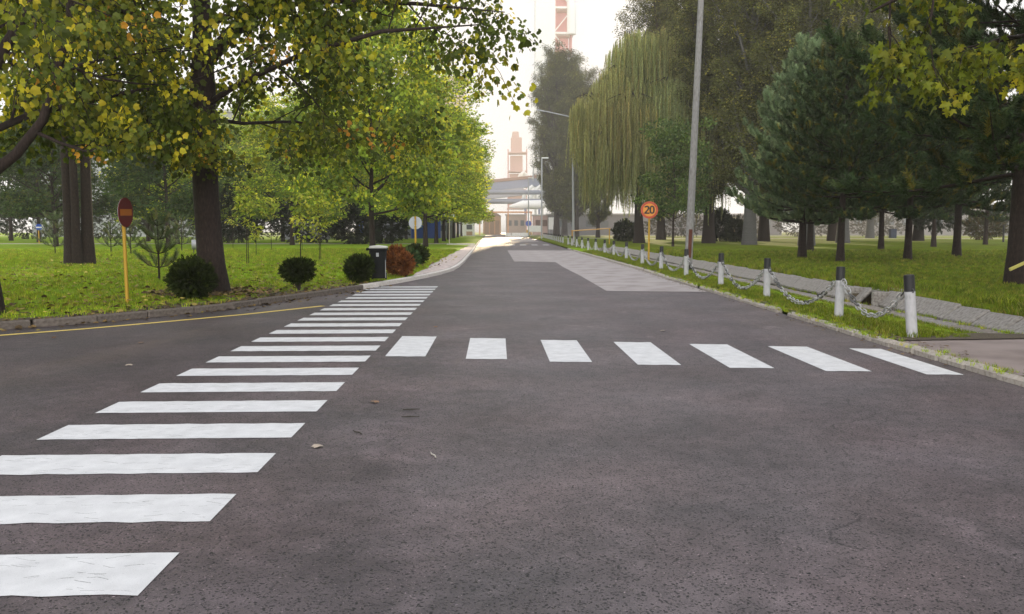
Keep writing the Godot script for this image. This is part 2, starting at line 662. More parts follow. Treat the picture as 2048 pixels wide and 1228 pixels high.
func grow(b: MB, tips: Array, p: Vector3, d: Vector3, ln: float, r: float, lv: int, P: Dictionary) -> void:
	var n: int = P.seg[lv]
	var pts := [p]
	var rr := [r]
	for i in n:
		d = (d + rv() * P.wob[lv] + Vector3.UP * P.trop[lv]).normalized()
		if p.y < P.get("floor", 0.0) and d.y < 0.1:
			d.y = 0.15
			d = d.normalized()
		p += d * ln / n
		pts.append(p)
		rr.append(maxf(r * (1.0 - 0.75 * (i + 1.0) / n), 0.006))
	b.tube(pts, rr, P.sides[lv], false)
	if lv == P.last:
		for k in P.leafn:
			var t := lerpf(0.15, 1.0, (k + rng.randf()) / P.leafn) * n
			var i := mini(int(t), n - 1)
			tips.append((pts[i] as Vector3).lerp(pts[i + 1], t - i))
		return
	var kids: int = P.kids[lv]
	for k in kids:
		var t := lerpf(P.from[lv], 1.0, (k + rng.randf()) / kids) * n
		var i := mini(int(t), n - 1)
		var q := (pts[i] as Vector3).lerp(pts[i + 1], t - i)
		var ax: Vector3 = (pts[i + 1] - pts[i]).normalized()
		var side := ax.cross(rv()).normalized()
		if P.get("flat", 0.0) > 0.0:
			side.y *= 1.0 - P.flat
			side = side.normalized()
		var ang: float = P.ang[lv] * rng.randf_range(0.7, 1.3)
		grow(b, tips, q, (ax * cos(ang) + side * sin(ang)).normalized(), ln * P.ratio[lv] * lerpf(1.15, 0.6, t / n) * rng.randf_range(0.8, 1.2), rr[i] * 0.55, lv + 1, P)

func canopy(tips: Array, mesh: Mesh, material: Material, pal: Array, s0: float, s1: float, jit: float, parent: Node, called := "crown") -> MultiMeshInstance3D:
	var xf := []
	var cc := PackedColorArray()
	for p in tips:
		var b := Basis(Vector3.UP, rng.randf() * TAU) * Basis(Vector3.RIGHT, rng.randf_range(-0.4, 0.4))
		xf.append(Transform3D(b.scaled(Vector3.ONE * rng.randf_range(s0, s1)), p + rv() * jit))
		cc.append(pick(pal))
	return scatter(called, mesh, material, xf, cc, parent)

func trunk_path(h: float, r: float, lean: Vector3, wob: float) -> Array:      # [points, radii] with a flared foot
	var pts := []
	var rr := []
	for i in 13:
		var t := i / 12.0
		pts.append(Vector3(0, -0.1 + h * t, 0) + lean * t * t + Vector3(sin(t * 9.0 + r * 50.0), 0, cos(t * 7.0 + r * 31.0)) * wob * t)
		rr.append(maxf(r * (1.0 - 0.8 * t) * (1.0 + 0.3 * exp(-t * h / (r * 1.6))), 0.015))
	return [pts, rr]

var LIMB := {"last": 2, "seg": [6, 4, 3], "wob": [0.16, 0.2, 0.25], "trop": [0.05, 0.02, -0.08], "kids": [6, 5], "from": [0.25, 0.15], "ang": [0.8, 0.8], "ratio": [0.5, 0.5], "leafn": 3, "sides": [7, 4, 3]}

func broadleaf(called: String, label: String, cat: String, at: Vector3, h: float, rad: float, h0: float, tr: float, limbs: int, mesh: Mesh, m: Material, pal: Array, bark: Material, P: Dictionary, group := "", shape := 0.0) -> Node3D:
	var o := thing(called, label, cat, at, rng.randf() * TAU, group)
	var b := MB.new()
	var tp := trunk_path(h * 0.93, tr, Vector3(rng.randf_range(-0.3, 0.3), 0, rng.randf_range(-0.3, 0.3)), 0.12)
	b.tube(tp[0], tp[1], 10, false)
	var tips := []
	for i in limbs:
		var t := (i + rng.randf()) / limbs
		var y := lerpf(h0, h * 0.9, t)
		var u := clampf(y / (h * 0.93) * 12.0, 0.0, 11.99)
		var p: Vector3 = (tp[0][int(u)] as Vector3).lerp(tp[0][int(u) + 1], u - int(u))
		var az := i * 2.399 + rng.randf_range(-0.4, 0.4)
		var up := lerpf(0.12, 1.1, t) + shape
		var reach := rad * sqrt(maxf(0.12, 1.0 - pow(absf(t - 0.35) / 0.68, 2.0))) * rng.randf_range(0.75, 1.12)
		var ln := reach / maxf(cos(minf(up, 1.2)), 0.42)
		grow(b, tips, p, Vector3(cos(az) * cos(up), sin(up), sin(az) * cos(up)), ln, tp[1][int(u)] * 0.5, 0, P)
	obj("trunk", b.mesh(), bark, o)
	canopy(tips, mesh, m, pal, 0.7, 1.3, 0.15, o)
	return o

func conifer(called: String, label: String, at: Vector3, h: float, rad: float, h0: float, tr: float, per: float, mesh: Mesh, pal: Array, lift: float, cat := "pine tree", shoots := 5) -> Node3D:
	var o := thing(called, label, cat, at, rng.randf() * TAU)
	var b := MB.new()
	var tp := trunk_path(h * 0.98, tr, Vector3(rng.randf_range(-0.2, 0.2), 0, rng.randf_range(-0.2, 0.2)), 0.05)
	b.tube(tp[0], tp[1], 9, false)
	var xf := []
	var cc := PackedColorArray()
	var y := h0
	var w := 0
	while y < h * 0.97:
		var t := (y - h0) / (h - h0)
		var reach := rad * (1.0 - pow(t, 1.35)) * (0.75 + 0.25 * minf(1.0, t * 6.0)) + 0.25
		for k in 6:
			var az := w * 0.7 + k * TAU / 6.0 + rng.randf_range(-0.35, 0.35)
			var ln := reach * rng.randf_range(0.72, 1.14)
			var d := Vector3(cos(az), lerpf(-0.05, 0.55, t) + rng.randf_range(-0.12, 0.12), sin(az)).normalized()
			var p := Vector3(0, y + rng.randf_range(-0.12, 0.12), 0)
			var pts := [p]
			var rr := [maxf(tr * 0.28 * (1.0 - t), 0.02)]
			var segs := 5
			for i in segs:
				d = (d + rv() * 0.08 + Vector3.UP * lift * (i + 1.0) / segs).normalized()
				p += d * ln / segs
				pts.append(p)
				rr.append(rr[0] * (1.0 - 0.8 * (i + 1.0) / segs))
			b.tube(pts, rr, 4, false)
			var n := maxi(3, int(ln * per))
			for j in n:
				var u := lerpf(0.22, 1.0, (j + rng.randf()) / n) * segs
				var i := mini(int(u), segs - 1)
				var q := (pts[i] as Vector3).lerp(pts[i + 1], u - i)
				var ax: Vector3 = (pts[i + 1] - pts[i]).normalized()
				var side := ax.cross(Vector3.UP).normalized() * (1.0 if j % 2 == 0 else -1.0)
				for s in shoots:
					var dd := (ax * rng.randf_range(0.2, 1.0) + side * rng.randf_range(-0.3, 1.0) + Vector3.UP * rng.randf_range(0.1, 1.2) + rv() * 0.35).normalized()
					var q2 := q + side * rng.randf() * 0.5 * (1.0 - u / segs * 0.6) * minf(1.0, ln * 0.4) + rv() * 0.1
					xf.append(Transform3D(toward(dd, rng.randf() * TAU).scaled(Vector3.ONE * rng.randf_range(0.75, 1.3)), q2))
					cc.append(pick(pal))
		y += lerpf(0.62, 0.4, t)
		w += 1
	for s in 10:
		xf.append(Transform3D(toward(Vector3(rng.randf_range(-0.4, 0.4), 1, rng.randf_range(-0.4, 0.4))), Vector3(0, h * rng.randf_range(0.9, 0.98), 0)))
		cc.append(pick(pal))
	obj("trunk", b.mesh(), M.bark, o)
	scatter("crown", mesh, M.needle, xf, cc, o)
	return o

func shrub(called: String, label: String, cat: String, at: Vector3, rx_: float, ry: float, foot: float, count: int, mesh: Mesh, m: Material, pal: Array, flat_top := 0.0) -> Node3D:
	var o := thing(called, label, cat, at, rng.randf() * TAU)
	var b := MB.new()
	for i in 5:
		var a := i * 1.3
		b.tube([Vector3(cos(a) * 0.03, -0.05, sin(a) * 0.03), Vector3(cos(a) * rx_ * 0.25, foot + ry * 0.5, sin(a) * rx_ * 0.25), Vector3(cos(a) * rx_ * 0.5, foot + ry * 1.1, sin(a) * rx_ * 0.5)], [0.025, 0.018, 0.008], 5, false)
	obj("stem", b.mesh(), M.bark, o)
	var xf := []
	var cc := PackedColorArray()
	var bump := noise(int(at.x * 100.0 + 9000.0), 0.9, 2)
	for i in count:
		var d := rv()
		while d.length() > 1.0 or d.length() < 0.05:
			d = rv()
		d = d.normalized()
		var s := pow(rng.randf(), 0.3) * (0.93 + 0.2 * bump.get_noise_3d(d.x * 2.0, d.y * 2.0, d.z * 2.0))
		var p := Vector3(d.x * rx_ * s, foot + ry + d.y * ry * s, d.z * rx_ * s)
		if flat_top > 0.0 and d.y > flat_top:
			p.y = foot + ry + ry * s * (flat_top + (d.y - flat_top) * 0.3)
		var dd := (d + rv() * 0.55 + Vector3.UP * 0.3).normalized()
		xf.append(Transform3D(toward(dd, rng.randf() * TAU).scaled(Vector3.ONE * rng.randf_range(0.7, 1.25)), p))
		cc.append(pick(pal))
	scatter("foliage", mesh, m, xf, cc, o)
	return o

func fan(count: int, ln: float, leaf_len: float, wid: float) -> ArrayMesh:      # a flat spray of scale leaves along +y
	var b := MB.new()
	for i in count:
		var t := float(i) / count
		var s := 1.0 if i % 2 == 0 else -1.0
		var f := rng.randf_range(0.7, 1.25)
		b.col = Color(f, f, f)
		var p := Vector3(0, ln * t, 0)
		var d := Vector3(s * rng.randf_range(0.5, 1.0), rng.randf_range(0.6, 1.0), rng.randf_range(-0.45, 0.45)).normalized()
		var w := d.cross(Vector3.BACK).normalized() * wid
		var l := leaf_len * (1.15 - 0.6 * t)
		b.quad(p, p + d * l * 0.5 + w, p + d * l, p + d * l * 0.5 - w)
	return b.mesh()


# ---------------------------------------------------------------- the scene
func _ready() -> void:
	rng.seed = 20240
	var cam := Camera3D.new()
	cam.name = "camera"
	cam.position = Vector3(0, 1.57, 0)
	cam.rotation_degrees = Vector3(-5.0, -1.2, 0)
	cam.fov = 38.18
	cam.near = 0.1
	cam.far = 4000.0
	cam.current = true
	add_child(cam)
	var el := deg_to_rad(12.5)
	var az := deg_to_rad(3.9)
	var sun_at := Vector3(sin(az) * cos(el), sin(el), -cos(az) * cos(el))
	var sky := PanoramaSkyMaterial.new()
	sky.panorama = hazy_sky(sun_at)
	var env := Environment.new()
	env.background_mode = Environment.BG_SKY
	env.sky = Sky.new()
	env.sky.sky_material = sky
	env.tonemap_mode = Environment.TONE_MAPPER_LINEAR
	env.tonemap_exposure = 1.75
	env.fog_enabled = true
	env.fog_density = 0.0006
	env.fog_light_color = Color(1.0, 0.97, 0.92)
	env.volumetric_fog_enabled = true
	env.volumetric_fog_density = 0.0
	env.sdfgi_enabled = true
	env.ssao_enabled = true
	env.ssil_enabled = true
	var we := WorldEnvironment.new()
	we.name = "daylight"
	we.environment = env
	add_child(we)
	var sun := DirectionalLight3D.new()
	sun.name = "sun"
	sun.light_color = Color(1.0, 0.9, 0.74)
	sun.light_energy = 1.6
	sun.light_angular_distance = 0.5
	sun.shadow_enabled = true
	sun.look_at_from_position(Vector3.ZERO, -sun_at)
	add_child(sun)
	make_materials()
	build_ground()
	build_markings()
	build_kerbs()
	build_ditch()
	build_factory()
	build_trees()
	build_plants()
	build_chain_fence()
	build_street_furniture()
	build_litter()
	var fog := FogVolume.new()  # haze box added to stand in for the glare round the sun
	fog.name = "glare_haze"
	fog.shape = RenderingServer.FOG_VOLUME_SHAPE_BOX
	fog.size = Vector3(150, 95, 230)
	fog.position = Vector3(10, 46, -260)
	var fm := FogMaterial.new()
	fm.density = 0.0022
	fm.albedo = Color(1.0, 0.97, 0.93)
	fog.material = fm
	fog.set_meta("kind", "stuff")
	fog.set_meta("label", "bright haze added for sun glare over the works at the end of the road")
	fog.set_meta("category", "haze")
	add_child(fog)

func hazy_sky(sun_at: Vector3) -> ImageTexture:      # pale evening haze, whiter and brighter round the sun
	var w := 512
	var h := 256
	var im := Image.create(w, h, false, Image.FORMAT_RGBF)
	for y in h:
		var up := (0.5 - (y + 0.5) / h) * PI
		for x in w:
			var t := ((x + 0.5) / w - 0.5) * TAU
			var d := Vector3(sin(t) * cos(up), sin(up), -cos(t) * cos(up))
			var k := clampf(d.y, 0.0, 1.0)
			var c := Vector3(0.8, 0.79, 0.77).lerp(Vector3(0.58, 0.62, 0.7), pow(k, 0.6))
			var an := acos(clampf(d.dot(sun_at), -1.0, 1.0))
			c += Vector3(1.0, 0.96, 0.88) * (2.6 * exp(-an / 0.42) + 8.0 * exp(-an / 0.12))
			if d.y < 0.0:
				c = c.lerp(Vector3(0.25, 0.24, 0.22), clampf(-d.y * 6.0, 0.0, 1.0))
			im.set_pixel(x, y, Color(c.x, c.y, c.z))
	return ImageTexture.create_from_image(im)

func build_ground() -> void:
	var b := MB.new()
	b.quad(Vector3(-420, -0.5, 120), Vector3(420, -0.5, 120), Vector3(420, -0.5, -560), Vector3(-420, -0.5, -560))
	struct("ground", b.mesh(), M.lawn)
	var wear := noise(5, 0.11, 3)
	var streak := noise(6, 0.5, 2)
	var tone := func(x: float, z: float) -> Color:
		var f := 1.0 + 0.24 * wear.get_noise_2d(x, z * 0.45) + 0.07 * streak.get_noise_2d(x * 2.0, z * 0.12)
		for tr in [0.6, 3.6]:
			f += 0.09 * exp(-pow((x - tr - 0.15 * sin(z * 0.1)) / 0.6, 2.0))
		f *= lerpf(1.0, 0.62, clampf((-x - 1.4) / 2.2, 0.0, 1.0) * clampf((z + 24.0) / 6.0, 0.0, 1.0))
		f *= lerpf(1.0, 0.8, clampf((x - 2.6) / 2.6, 0.0, 1.0) * clampf((z + 11.0) / 5.0, 0.0, 1.0))  # near right asphalt coloured darker, for the shade of overhanging trees
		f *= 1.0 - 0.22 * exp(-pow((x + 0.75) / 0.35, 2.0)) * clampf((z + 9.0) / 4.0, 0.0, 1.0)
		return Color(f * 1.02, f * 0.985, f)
	var cols := func(z: float) -> Array:
		var x0 := kx(z) - 0.35
		var x1 := rx(z) + 0.06
		var r := []
		for i in 9:
			r.append(lerpf(minf(x0, -9.0 if z > -16.0 else x0), -9.0 if z > -16.0 else x0, i / 9.0))
		var s: float = -9.0 if z > -16.0 else x0
		for i in 41:
			r.append(lerpf(s, x1, i / 40.0))
		return r
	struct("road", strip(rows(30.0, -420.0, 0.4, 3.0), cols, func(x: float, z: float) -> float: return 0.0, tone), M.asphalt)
	# lawn on the left, raised to the kerb
	var roll := noise(8, 0.05, 3)
	var lh := func(x: float, z: float) -> float:
		return 0.112 + (0.05 * roll.get_noise_2d(x, z) * clampf((z + 72.0) / 10.0, 0.0, 1.0) + 0.06) * clampf((kx(z) - x - 1.3) / 5.0, 0.0, 1.0)
	var lcols := func(z: float) -> Array:
		var e := kx(z) - 0.13
		return [minf(-200.0, e - 40.0), minf(-90.0, e - 20.0), minf(-45.0, e - 12.0), e - 10.0, e - 6.0, e - 3.5, e - 2.0, e - 1.0, e - 0.4, e]
	struct("left_lawn", strip(rows(38.0, -420.0, 0.8, 8.0), lcols, lh), M.lawn)
	# right: verge with the near bank of the ditch, then the lawn behind the ditch
	var vh := func(x: float, z: float) -> float:
		var e := 6.95 + ditch(z)
		return 0.085 if x < e - 0.3 else (0.055 if x < e + 0.1 else -0.15)
	var vcols := func(z: float) -> Array:
		var e := 6.95 + ditch(z)
		return [rx(z) + 0.1, lerpf(rx(z), e, 0.4), e - 0.4, e, e + 0.55]
	struct("grass_verge", strip(rows(-11.9, -72.0, 0.8, 2.0), vcols, vh), M.lawn)
	var rh := func(x: float, z: float) -> float:
		return lerpf(back(z) + 0.05, 0.15 + 0.05 * roll.get_noise_2d(x, z), clampf((x - 8.65 - ditch(z)) / 2.0, 0.0, 1.0))
	var rcols := func(z: float) -> Array:
		var e := 8.63 + ditch(z)
		return [e, e + 0.5, e + 1.2, e + 2.2, e + 5.0, e + 10.0, e + 20.0, e + 50.0, e + 200.0]
	struct("right_lawn", strip(rows(-12.2, -72.0, 0.8, 2.0), rcols, rh), M.shade_tinted_lawn)
	struct("right_lawn", strip(rows(-72.0, -420.0, 6.0, 8.0), func(z: float) -> Array: return [rx(z) + 0.1, 12.0, 30.0, 100.0, 210.0], func(x: float, z: float) -> float: return 0.085 if x < 11.0 else 0.12), M.shade_tinted_lawn)
	struct("right_lawn", strip([-8.9, -5.0, 0.0, 30.0].map(func(q: float) -> float: return q), func(z: float) -> Array: return [100.0, 20.0, 6.6, 5.42], func(x: float, z: float) -> float: return 0.1), M.shade_tinted_lawn)
	struct("footpath", plate([[5.41, -8.9], [5.41, -11.95], [7.4, -12.15], [40.0, -12.25], [40.0, -8.9]], 0.075), M.footpath)
	# bare soil along the near left kerb and behind the right kerb
	struct("soil_strip", strip(rows(-9.0, -23.0, 0.6, 0.6), func(z: float) -> Array: return [kx(z) - 0.75 - 0.25 * sin(z * 2.1), kx(z) - 0.14], func(x: float, z: float) -> float: return lh.call(x, z) + 0.004), M.soil)
	struct("soil_strip", strip(rows(-12.0, -48.0, 0.5, 0.6), func(z: float) -> Array: return [rx(z) + 0.11, rx(z) + 0.2 + 0.09 * sin(z * 2.7) + 0.06 * sin(z * 6.1)], func(x: float, z: float) -> float: return 0.089), M.soil)
	struct("soil_strip", plate([[5.45, -11.7], [6.2, -11.78], [7.6, -11.9], [9.5, -11.95], [9.5, -12.35], [7.9, -12.3], [7.0, -12.5], [6.3, -12.42], [5.95, -12.75], [5.6, -12.5], [5.42, -12.6]], 0.09), M.soil)
	# pavement on the left, from where the kerb straightens
	var pw := func(z: float) -> float:
		return minf(kx(z) - 0.16, -2.52 + 0.06 * sin(z * 0.9) + clampf((-z - 45.0) / 40.0, 0.0, 1.0) * 0.35)
	var pv := group_node("pavement")
	obj("pavement_bed", strip(rows(-25.4, -84.0, 0.6, 2.0), func(z: float) -> Array: return [pw.call(z), kx(z) - 0.13], func(x: float, z: float) -> float: return 0.122 + 0.05 * clampf((kx(z) - x - 0.2) / 3.0, 0.0, 1.0)), M.patch, pv)
	var pm := MB.new()
	pm.box(Vector3.ZERO, Vector3(0.098, 0.05, 0.198), 0.006)
	var xf := []
	var cc := PackedColorArray()
	var z := -25.6
	var k := 0
	while z > -70.0:
		var x: float = kx(z) - 0.21
		while x > pw.call(z) + 0.05:
			xf.append(Transform3D(Basis(Vector3.UP, rng.randf_range(-0.03, 0.03)), Vector3(x, 0.112 + rng.randf_range(-0.003, 0.004), z + (0.1 if k % 2 == 0 else 0.0))))
			var f := rng.randf_range(0.8, 1.15)
			cc.append(Color(0.5 * f, 0.42 * f, 0.395 * f))
			x -= 0.102
			k += 1
		z -= 0.203
	scatter("paver", pm.mesh(), M.tinted, xf, cc, pv)
	struct("cross_path", plate([[-70.0, -90.4], [-70.0, -86.6], [-1.78, -85.0], [-1.82, -88.4]], 0.178), M.patch)
	struct("park_path", plate([[10.0, -146.0], [10.0, -142.0], [150.0, -128.0], [150.0, -132.0]], 0.126), M.patch)
	struct("side_street", plate([[-160.0, -205.0], [-160.0, -196.0], [-1.8, -196.0], [-1.8, -205.0]], 0.178), M.patch)
	struct("side_street", plate([[6.8, -205.0], [6.8, -196.0], [160.0, -196.0], [160.0, -205.0]], 0.126), M.patch)

func ditch(z: float) -> float: return 0.02 * maxf(0.0, -z - 20.0)
func back(z: float) -> float: return lerpf(0.16, 0.0, clampf((z + 18.0) / 5.0, 0.0, 1.0))

func stripe(p: Array, parent: Node) -> void:      # four corners, in order round the stripe; the painted edge is a little ragged
	var b := MB.new()
	var n := 14
	var y := 0.004
	for i in n:
		var a0: Vector2 = (p[0] as Vector2).lerp(p[1], float(i) / n)
		var a1: Vector2 = (p[0] as Vector2).lerp(p[1], float(i + 1) / n)
		var b0: Vector2 = (p[3] as Vector2).lerp(p[2], float(i) / n)
		var b1: Vector2 = (p[3] as Vector2).lerp(p[2], float(i + 1) / n)
		var j := func(q: Vector2, s: float) -> Vector3:
			return Vector3(q.x, y, q.y + 0.012 * sin(q.x * 23.0 + q.y * 7.0 + s) * sin(q.x * 5.0 + q.y + s * 3.0))
		var q := [j.call(a0, 0.0), j.call(a1, 0.0), j.call(b1, 1.7), j.call(b0, 1.7)]
		if (q[1] - q[0]).cross(q[2] - q[0]).y < 0.0:
			q.reverse()
		b.quad(q[0], q[1], q[2], q[3])
	obj("stripe", b.mesh(), M.paint, parent)

func build_markings() -> void:
	var left := group_node("left_zebra_crossing")
	for i in range(-2, 22):
		var z0 := -3.73 - 0.9655 * i
		var z1 := z0 - 0.5
		stripe([Vector2(-3.43 + 0.004 * i, z0 + 0.03), Vector2(-1.53, z0), Vector2(-1.53, z1), Vector2(-3.43 + 0.004 * i, z1 + 0.03)], left)
	var mid := group_node("middle_zebra_crossing")
	for i in 7:
		var x0 := -1.345 + 1.007 * i
		var x1 := x0 + (0.51 if i < 6 else 0.4)
		var zt := -12.93 + 0.245 * (x0 + 1.0)
		var zb := -10.85 + 0.25 * (x0 + 1.0)
		stripe([Vector2(x0, zt), Vector2(x1, zt + 0.06), Vector2(x1 - 0.01, zb + 0.03), Vector2(x0, zb)], mid)
	var far := group_node("far_zebra_crossing")
	for i in 8:
		var x0 := -1.95 + 1.16 * i
		if x0 + 0.6 > kx(-90.0) and x0 + 0.6 < rx(-90.0) + 0.2:
			stripe([Vector2(maxf(x0, kx(-90.0) + 0.02), -91.4), Vector2(x0 + 0.62, -91.4), Vector2(x0 + 0.62, -88.4), Vector2(maxf(x0, kx(-90.0) + 0.02), -88.4)], far)
	var p := [Vector2(-16.0, -3.6), Vector2(-12.0, -7.9), Vector2(-9.3, -11.0), Vector2(-7.33, -13.24), Vector2(-6.5, -14.05), Vector2(-5.75, -14.95), Vector2(-4.6, -16.45), Vector2(-3.5, -18.26)]
	var b := MB.new()
	for i in p.size() - 1:
		var s0: Vector2 = (p[mini(i + 1, 7)] - p[maxi(i - 1, 0)]).normalized().orthogonal() * 0.07
		var s1: Vector2 = (p[mini(i + 2, 7)] - p[i]).normalized().orthogonal() * 0.07
		var q := [p[i] - s0, p[i + 1] - s1, p[i + 1] + s1, p[i] + s0]
		var q3 := q.map(func(w: Vector2) -> Vector3: return Vector3(w.x, 0.004, w.y))
		if (q3[1] - q3[0]).cross(q3[2] - q3[0]).y < 0.0:
			q3.reverse()
		b.quad(q3[0], q3[1], q3[2], q3[3])
	struct("yellow_edge_line", b.mesh(), M.yellow_paint)
	struct("concrete_patch", plate([[1.05, -66.99], [1.02, -43.36], [2.99, -42.85], [2.91, -36.64], [2.95, -30.0], [2.89, -22.59], [5.4, -22.17], [5.47, -27.5], [5.66, -34.0], [5.74, -48.0], [5.82, -66.0]], 0.004), M.patch)
	struct("concrete_patch", plate([[2.2, -150.0], [2.4, -112.0], [5.9, -115.0], [6.2, -150.0]], 0.004), M.patch)
	struct("concrete_patch", plate([[-1.6, -186.0], [-1.6, -172.0], [6.6, -176.0], [6.6, -186.0]], 0.004), M.patch)

func kerb_row(called: String, line: Callable, z0: float, z1: float, ln: float, wid: float, top: float, side: float, rough: float, tone: Callable, skip: Callable) -> void:
	var o := group_node(called)
	var kinds := []
	for i in 5:
		var b := MB.new()
		var f := rng.randf_range(0.85, 1.1)
		b.col = Color(f, f * 0.98, f * 0.95)
		var e := rng.randf_range(0.0, 0.02) * rough
		b.box(Vector3(0, -0.1, 0), Vector3(wid - e, 0.2, ln - 0.012 - e), 0.018 + 0.012 * rough)
		kinds.append(b.mesh())
	var z := z0
	while z > z1:
		var x: float = line.call(z)
		var d := Vector2(line.call(z - 0.2) - x, -0.2).normalized()
		var z2 := z + d.y * ln
		var zm := (z + z2) * 0.5
		if not skip.call(zm):
			var turn := atan2(-d.x, -d.y) 
			var bs := Basis(Vector3.UP, turn + rng.randf_range(-0.03, 0.03) * rough) * Basis(Vector3.BACK, rng.randf_range(-0.06, 0.06) * rough) * Basis(Vector3.RIGHT, rng.randf_range(-0.02, 0.02) * rough)
			piece("kerb_stone", kinds[rng.randi() % 5], M[tone.call(zm)], o, Transform3D(bs, Vector3(line.call(zm) + side, top + rng.randf_range(-0.012, 0.008) * rough, zm)))
		z = z2

func build_kerbs() -> void:
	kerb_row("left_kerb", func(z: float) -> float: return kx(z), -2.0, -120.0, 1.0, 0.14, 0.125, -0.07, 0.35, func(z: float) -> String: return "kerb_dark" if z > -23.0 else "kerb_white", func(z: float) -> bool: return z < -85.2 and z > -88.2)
	kerb_row("right_kerb", func(z: float) -> float: return rx(z), 2.0, -70.0, 0.62, 0.15, 0.085, 0.06, 1.0, func(z: float) -> String: return "kerb_grey", func(z: float) -> bool: return z < -13.0 and rng.randf() < 0.06)
	var b := MB.new()
	b.box(Vector3(-3.1, 0.135, -84.95), Vector3(2.7, 0.16, 0.22), 0.02)
	var o := group_node("cross_path_kerb")
	obj("kerb_stone", b.mesh(), M.kerb_white, o)

func build_ditch() -> void:
	var o := group_node("concrete_drain")
	var ups := []
	var lows := []
	for i in 4:
		var b := MB.new()
		var f := rng.randf_range(1.05, 1.55)
		b.col = Color(f, f * 0.97, f * 0.94)
		b.col = b.col * 1.35
		b.box(Vector3(0, -0.045, 0), Vector3(0.46, 0.09, 0.945), 0.03)
		ups.append(b.mesh())
		b = MB.new()
		b.col = Color(f * 0.75, f * 0.71, f * 0.66)
		b.box(Vector3(0, -0.035, 0), Vector3(0.66, 0.07, 0.93), 0.02)
		lows.append(b.mesh())
	var z := -12.75
	while z > -72.0:
		var h := back(z)
		var dx := ditch(z)
		var a := Vector2(8.27 + dx, -0.06)
		var q := Vector2(8.6 + dx, h + 0.09)
		var d := (q - a).normalized()
		var jit := Basis(Vector3.UP, rng.randf_range(-0.025, 0.025)) * Basis(Vector3.RIGHT, rng.randf_range(-0.02, 0.02))
		if not (z < -18.9 and z > -20.4):
			piece("slab", ups[rng.randi() % 4], M.concrete, o, Transform3D(jit * Basis(Vector3.BACK, d.angle() + rng.randf_range(-0.05, 0.05)), Vector3((a.x + q.x) * 0.5, (a.y + q.y) * 0.5 + rng.randf_range(-0.01, 0.012), z)))
		piece("slab", lows[rng.randi() % 4], M.concrete, o, Transform3D(jit * Basis(Vector3.BACK, 0.07 + rng.randf_range(-0.03, 0.03)), Vector3(7.86 + dx, -0.105 + rng.randf_range(-0.012, 0.012), z)))
		z -= 0.965
	# the open inlet: a hole that runs back under the lawn between two concrete cheeks
	var c := group_node("drain_inlet")
	var b := MB.new()
	for zz in [-18.93, -20.35]:
		b.box(Vector3(8.62, 0.02, zz), Vector3(0.9, 0.42, 0.09), 0.015)
	obj("cheek_wall", b.mesh(), M.concrete, c)
	b = MB.new()
	b.box(Vector3(8.86, 0.19, -19.64), Vector3(0.5, 0.07, 1.5), 0.015, Basis(Vector3.BACK, 0.1))
	obj("cover_slab", b.mesh(), M.concrete, c)
	b = MB.new()
	b.quad(Vector3(9.6, -0.45, -18.98), Vector3(9.6, 0.12, -18.98), Vector3(9.6, 0.12, -20.3), Vector3(9.6, -0.45, -20.3))
	b.quad(Vector3(8.1, -0.44, -18.98), Vector3(9.6, -0.44, -18.98), Vector3(9.6, -0.44, -20.3), Vector3(8.1, -0.44, -20.3))
	b.quad(Vector3(8.3, -0.45, -18.99), Vector3(9.6, -0.45, -18.99), Vector3(9.6, 0.1, -18.99), Vector3(8.3, 0.1, -18.99))
	b.quad(Vector3(8.3, -0.45, -20.29), Vector3(8.3, 0.1, -20.29), Vector3(9.6, 0.1, -20.29), Vector3(9.6, -0.45, -20.29))
	obj("inlet_chamber", b.mesh(), M.soil, c)
	for e in [-12.2, -72.1]:
		b = MB.new()
		b.box(Vector3(7.85 + ditch(e), -0.1, e), Vector3(1.9, 0.36, 0.12), 0.015)
		obj("head_wall", b.mesh(), M.concrete, c)

